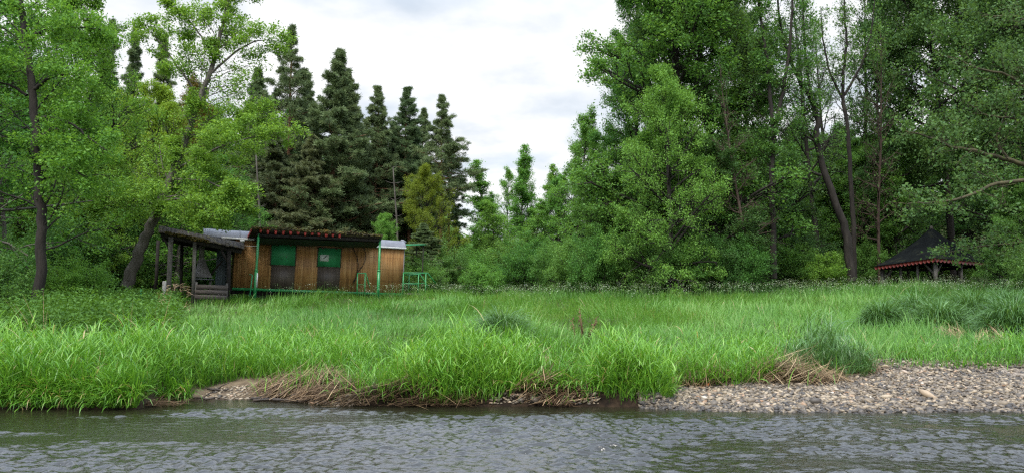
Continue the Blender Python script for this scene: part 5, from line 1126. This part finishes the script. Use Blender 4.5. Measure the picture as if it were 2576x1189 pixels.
Sh_ = [
 ('shrub', 1120, 48, 590, 2.0, 'dark shrub between stair railing and light bush', 'leaf_dark'), ('shrub', 1060, 44, 630, 1.5, 'shrub right behind the stair railing', 'leaf_mid'),
 ('bush_fine', 1220, 46, 650, 1.5, 'bright rounded bush in the middle gap', None), ('shrub', 1180, 54, 600, 2.0, 'light shrub behind the bright rounded bush', 'leaf_fresh'),
 ('shrub', 1265, 56, 580, 2.2, 'green shrub below the left slender tree', 'leaf_mid'), ('shrub', 1330, 50, 572, 2.3, 'large round shrub right of the bright bush', 'leaf_mid'),
 ('shrub_b', 1395, 47, 585, 1.8, 'darker shrub right of the large round shrub', 'leaf_mid'), ('shrub', 1440, 44, 575, 1.8, 'shrub at the left foot of right wood', 'leaf_mid'),
 ('shrub_b', 1500, 43, 560, 1.9, 'leafy shrub below the rounded tree', 'leaf_mid'), ('shrub_b', 1570, 42, 560, 2.0, 'dark shrub under the great green tree left side', 'leaf_mid'),
 ('shrub_b', 1650, 41, 570, 2.0, 'dark shrub under the bright topped tree', 'leaf_dark'), ('shrub', 1720, 40.5, 560, 1.9, 'green shrub under the bright topped tree right side', 'leaf_mid'),
 ('shrub_b', 1800, 41, 560, 2.0, 'dark shrub left of the straight trunk foot', 'leaf_dark'), ('shrub_b', 1880, 41, 580, 1.7, 'shrub touching the straight dark trunk', 'leaf_mid'),
 ('shrub', 1990, 46, 590, 2.0, 'shrub between straight trunk and forked trunk', 'leaf_mid'), ('bush_fine', 2075, 45, 625, 1.5, 'pale lit bush left of the forked trunk foot', 'leaf_light'),
 ('shrub_b', 2185, 54, 585, 1.8, 'shrub between forked trunk and pavilion', 'leaf_mid'), ('shrub', 2290, 57, 600, 2.2, 'lit shrub seen through behind the pavilion', 'leaf_fresh'),
 ('shrub', 2400, 58, 600, 2.4, 'shrub behind the pavilion right half', 'leaf_mid'), ('shrub_b', 2570, 44, 600, 1.6, 'dark shrub right of the pavilion', 'leaf_dark'),
 ('shrub_b', 2600, 38, 590, 1.9, 'shrub at the right edge beside the pavilion', 'leaf_dark'), ('shrub', 200, 27, 620, 1.4, 'pale weedy shrub right of the leaning dark trunk', 'leaf_light'),
 ('shrub_b', 30, 28, 560, 1.8, 'dark shrub left of the leaning dark trunk', 'leaf_dark'), ('shrub_b', 150, 34, 500, 2.4, 'dark shrub behind the leaning dark trunk', 'leaf_dark'),
 ('shrub_b', 260, 38, 520, 2.2, 'dark shrub left of the leaning alder foot', 'leaf_dark'), ('shrub_b', 390, 43, 560, 2.0, 'dark shrub behind the shelter posts', 'leaf_dark'),
 ('shrub', 560, 43, 560, 1.6, 'shrub behind the left end of the trailer', 'leaf_mid'), ('shrub_b', 480, 46, 560, 2.2, 'dark shrub seen between the shelter posts', 'leaf_dark'),
 ('shrub', 620, 47, 500, 1.6, 'bright shrub above the metal roof', 'leaf_fresh'), ('shrub_b', 1000, 50, 600, 2.0, 'shrub behind the stove pipe', 'leaf_dark'),
 ('shrub_b', -80, 24, 600, 1.8, 'dark shrub at the very left edge', 'leaf_dark'),
]
for i, (k, x, Y, top, r, lb, mt) in enumerate(Sh_): plant_px(k, x, Y, top, r, lb, cat='shrub', mat=mt, rot=2.1 * i)
# thin bare stems in the pine stand
for x, yb, yt, Y, r, lb in ((1000, 600, 420, 52, .10, 'bare leaning dead trunk in front of the pine stand'), (655, 600, 380, 51, .12, 'bare brown trunk in the gap left of the brownish pine'), (12, 740, 420, 30, .13, 'thin dark trunk at the far left edge')):
    g = gp(x, Y); o = empty('dead_tree', tuple(g)); tag(o, lb, 'tree'); T = Tree(int(x)); tp = P(x - 8, yt, Y) - g
    pts = np.array([tp * t + np.array([.12 * math.sin(4 * t), 0, 0]) for t in np.linspace(-.02, 1, 9)]); mb = MB(); mb.tube(pts, np.linspace(r, r * .35, 9), 7)
    mb.build('trunk', M['bark_grey'], o, True); mb = MB()
    for q in range(14): p = pts[rng.integers(3, 9)]; a = rng.uniform(0, 6.28); mb.tube([p, p + np.array([math.cos(a) * .3, math.sin(a) * .3, .05]), p + np.array([math.cos(a) * .6, math.sin(a) * .6, .18])], [.025, .015, .006], 4); mb.build('dead_branch', M['bark_grey'], o); mb = MB()
# back rows that close the wood
n = 0
for side in (-1, 1):
    for q in range(13):
        xd = (-420 + q * 105) if side < 0 else (1500 + q * 105); Y = 66 + 9 * rng.random()
        if side < 0 and xd > 760: continue
        plant_px('maple_b' if side > 0 or q % 2 else 'pine_full', xd, Y, 300 if side > 0 else 250, 4.6, 'dark leafy tree hidden deep in the right hand wood' if side > 0 else 'dark tree hidden deep in the left hand wood',
                 mat='leaf_dark' if side > 0 or q % 2 else 'needle', rot=q * 1.3, group='back row trees of the right wood' if side > 0 else 'back row trees of the left wood', name='background_tree')
# far wood as one mass
n = 60000; X = rng.uniform(-95, 105, n); Y = 86 + rng.uniform(0, 14, n); xd = CX + X / Y * F
top = np.interp(xd, [-900, 0, 600, 900, 1100, 1160, 1230, 1400, 1470, 1560, 1900, 2100, 2300, 3400], [250, 250, 330, 400, 480, 585, 600, 600, 560, 420, 350, 345, 330, 300]) + 26 * (fbm(X * .35, Y * .2, 7, 3) - .4) * 3
zt = EYE + (745 - top) / F * Y; zg = terr(X, Y); z = zg + (zt - zg) * rng.random(n) ** .7; ok = zt > zg + .5; X, Y, z = X[ok], Y[ok], z[ok]; n = len(X)
c = np.stack([X, Y, z], 1); nor = rng.normal(0, .6, (n, 3)) + np.array([0, -.3, .8]); nor /= np.linalg.norm(nor, axis=1)[:, None]; e = np.cross(nor, rng.normal(0, 1, (n, 3))); e /= np.linalg.norm(e, axis=1)[:, None]; f = np.cross(nor, e); s_ = rng.uniform(.22, .5, n)[:, None]
V = np.stack([c - e * s_, c + f * s_ * .6, c + e * s_, c - f * s_ * .6], 1).reshape(-1, 3)
tag(link('far_wood', mesh_np('far_wood', V, np.arange(4 * n).reshape(-1, 4), M['leaf_dark'], {'tint': np.clip(fbm(c[:, 0] * .4, c[:, 2] * .6, 9, 3) + rng.normal(0, .15, n), 0, 1)})), 'far green woodland closing the background', 'wood', kind='stuff')

# ------------------------------------------------------------------ sky, sun, render
SUN_EL, SUN_AZ = R(58), R(200)      # azimuth clockwise from +Y (the view direction)
W = bpy.data.worlds.new('World'); S.world = W; W.use_nodes = True; nt = W.node_tree; nt.nodes.clear(); L = nt.links.new
sk = nd(nt, 'ShaderNodeTexSky', sky_type='NISHITA'); sk.sun_disc = False; sk.sun_elevation = SUN_EL; sk.sun_rotation = SUN_AZ; sk.air_density = 1.2; sk.dust_density = 2
tc = nd(nt, 'ShaderNodeTexCoord'); sx = nd(nt, 'ShaderNodeSeparateXYZ'); L(tc.outputs['Generated'], sx.inputs[0])
zz_ = nd(nt, 'ShaderNodeMath', operation='ADD'); L(sx.outputs[2], zz_.inputs[0]); zz_.inputs[1].default_value = .18
ab = nd(nt, 'ShaderNodeMath', operation='MAXIMUM'); L(zz_.outputs[0], ab.inputs[0]); ab.inputs[1].default_value = .06
dx = nd(nt, 'ShaderNodeMath', operation='DIVIDE'); L(sx.outputs[0], dx.inputs[0]); L(ab.outputs[0], dx.inputs[1])
dy = nd(nt, 'ShaderNodeMath', operation='DIVIDE'); L(sx.outputs[1], dy.inputs[0]); L(ab.outputs[0], dy.inputs[1])
cb = nd(nt, 'ShaderNodeCombineXYZ'); L(dx.outputs[0], cb.inputs[0]); L(dy.outputs[0], cb.inputs[1])
n1 = nd(nt, 'ShaderNodeTexNoise'); n1.inputs['Scale'].default_value = 1.5; n1.inputs['Detail'].default_value = 8; n1.inputs['Roughness'].default_value = .55; n1.inputs['Distortion'].default_value = .3; L(cb.outputs[0], n1.inputs[0])
fac = ramp(nt, n1.outputs[0], [(.30, (.70, .70, .70)), (.46, (.93, .93, .93)), (.56, (1, 1, 1))])
mp2 = nd(nt, 'ShaderNodeMapping'); mp2.inputs['Location'].default_value = (3.1, 1.7, 0); L(cb.outputs[0], mp2.inputs[0])
n2 = nd(nt, 'ShaderNodeTexNoise'); n2.inputs['Scale'].default_value = 2.6; n2.inputs['Detail'].default_value = 6; L(mp2.outputs[0], n2.inputs[0])
cc = ramp(nt, n2.outputs[0], [(.32, (.345, .385, .435)), (.43, (.435, .462, .495)), (.52, (.53, .535, .55)), (.8, (.64, .64, .64))])
bg1 = nd(nt, 'ShaderNodeBackground'); L(sk.outputs[0], bg1.inputs[0]); bg1.inputs[1].default_value = .11
bg2 = nd(nt, 'ShaderNodeBackground'); zt_ = nd(nt, 'ShaderNodeMapRange', interpolation_type='SMOOTHSTEP'); zt_.inputs[1].default_value = .32; zt_.inputs[2].default_value = .7; L(sx.outputs[2], zt_.inputs[0])
cm_ = nd(nt, 'ShaderNodeMix', data_type='RGBA', blend_type='MULTIPLY'); L(zt_.outputs[0], cm_.inputs[0]); L(cc, cm_.inputs[6]); cm_.inputs[7].default_value = (.85, .95, 1.14, 1); L(cm_.outputs[2], bg2.inputs[0]); zs = nd(nt, 'ShaderNodeMapRange', interpolation_type='SMOOTHSTEP'); zs.inputs[1].default_value = .34; zs.inputs[2].default_value = .62; zs.inputs[3].default_value = 1.0; zs.inputs[4].default_value = 3.0; L(sx.outputs[2], zs.inputs[0]); L(zs.outputs[0], bg2.inputs[1])
mx = nd(nt, 'ShaderNodeMixShader'); zm = nd(nt, 'ShaderNodeMapRange', interpolation_type='SMOOTHSTEP'); zm.inputs[1].default_value = .38; zm.inputs[2].default_value = .75; zm.inputs[3].default_value = 1; zm.inputs[4].default_value = .72; L(sx.outputs[2], zm.inputs[0])
fm_ = nd(nt, 'ShaderNodeMath', operation='MULTIPLY'); L(fac, fm_.inputs[0]); L(zm.outputs[0], fm_.inputs[1]); L(fm_.outputs[0], mx.inputs[0]); L(bg1.outputs[0], mx.inputs[1]); L(bg2.outputs[0], mx.inputs[2])
wo = nd(nt, 'ShaderNodeOutputWorld'); L(mx.outputs[0], wo.inputs[0])
sl = bpy.data.lights.new('sun', 'SUN'); sl.energy = 2.4; sl.angle = R(20); sl.color = (1, .96, .88)
so = bpy.data.objects.new('sun', sl); COL.objects.link(so)
sd_ = Vector((math.sin(SUN_AZ) * math.cos(SUN_EL), math.cos(SUN_AZ) * math.cos(SUN_EL), math.sin(SUN_EL)))
so.rotation_euler = sd_.to_track_quat('Z', 'Y').to_euler()
S.view_settings.view_transform = 'Standard'; S.view_settings.look = 'None'; S.view_settings.exposure = 1.0; S.view_settings.gamma = 1
S.render.film_transparent = False
S.cycles.max_bounces = 6; S.cycles.diffuse_bounces = 4; S.cycles.glossy_bounces = 3; S.cycles.transmission_bounces = 3; S.cycles.transparent_max_bounces = 4
S.cycles.use_denoising = False; S.cycles.sample_clamp_indirect = 6; S.cycles.sample_clamp_direct = 2
S.cycles.filter_width = 1.3 if hasattr(S.cycles, 'filter_width') else 1.5
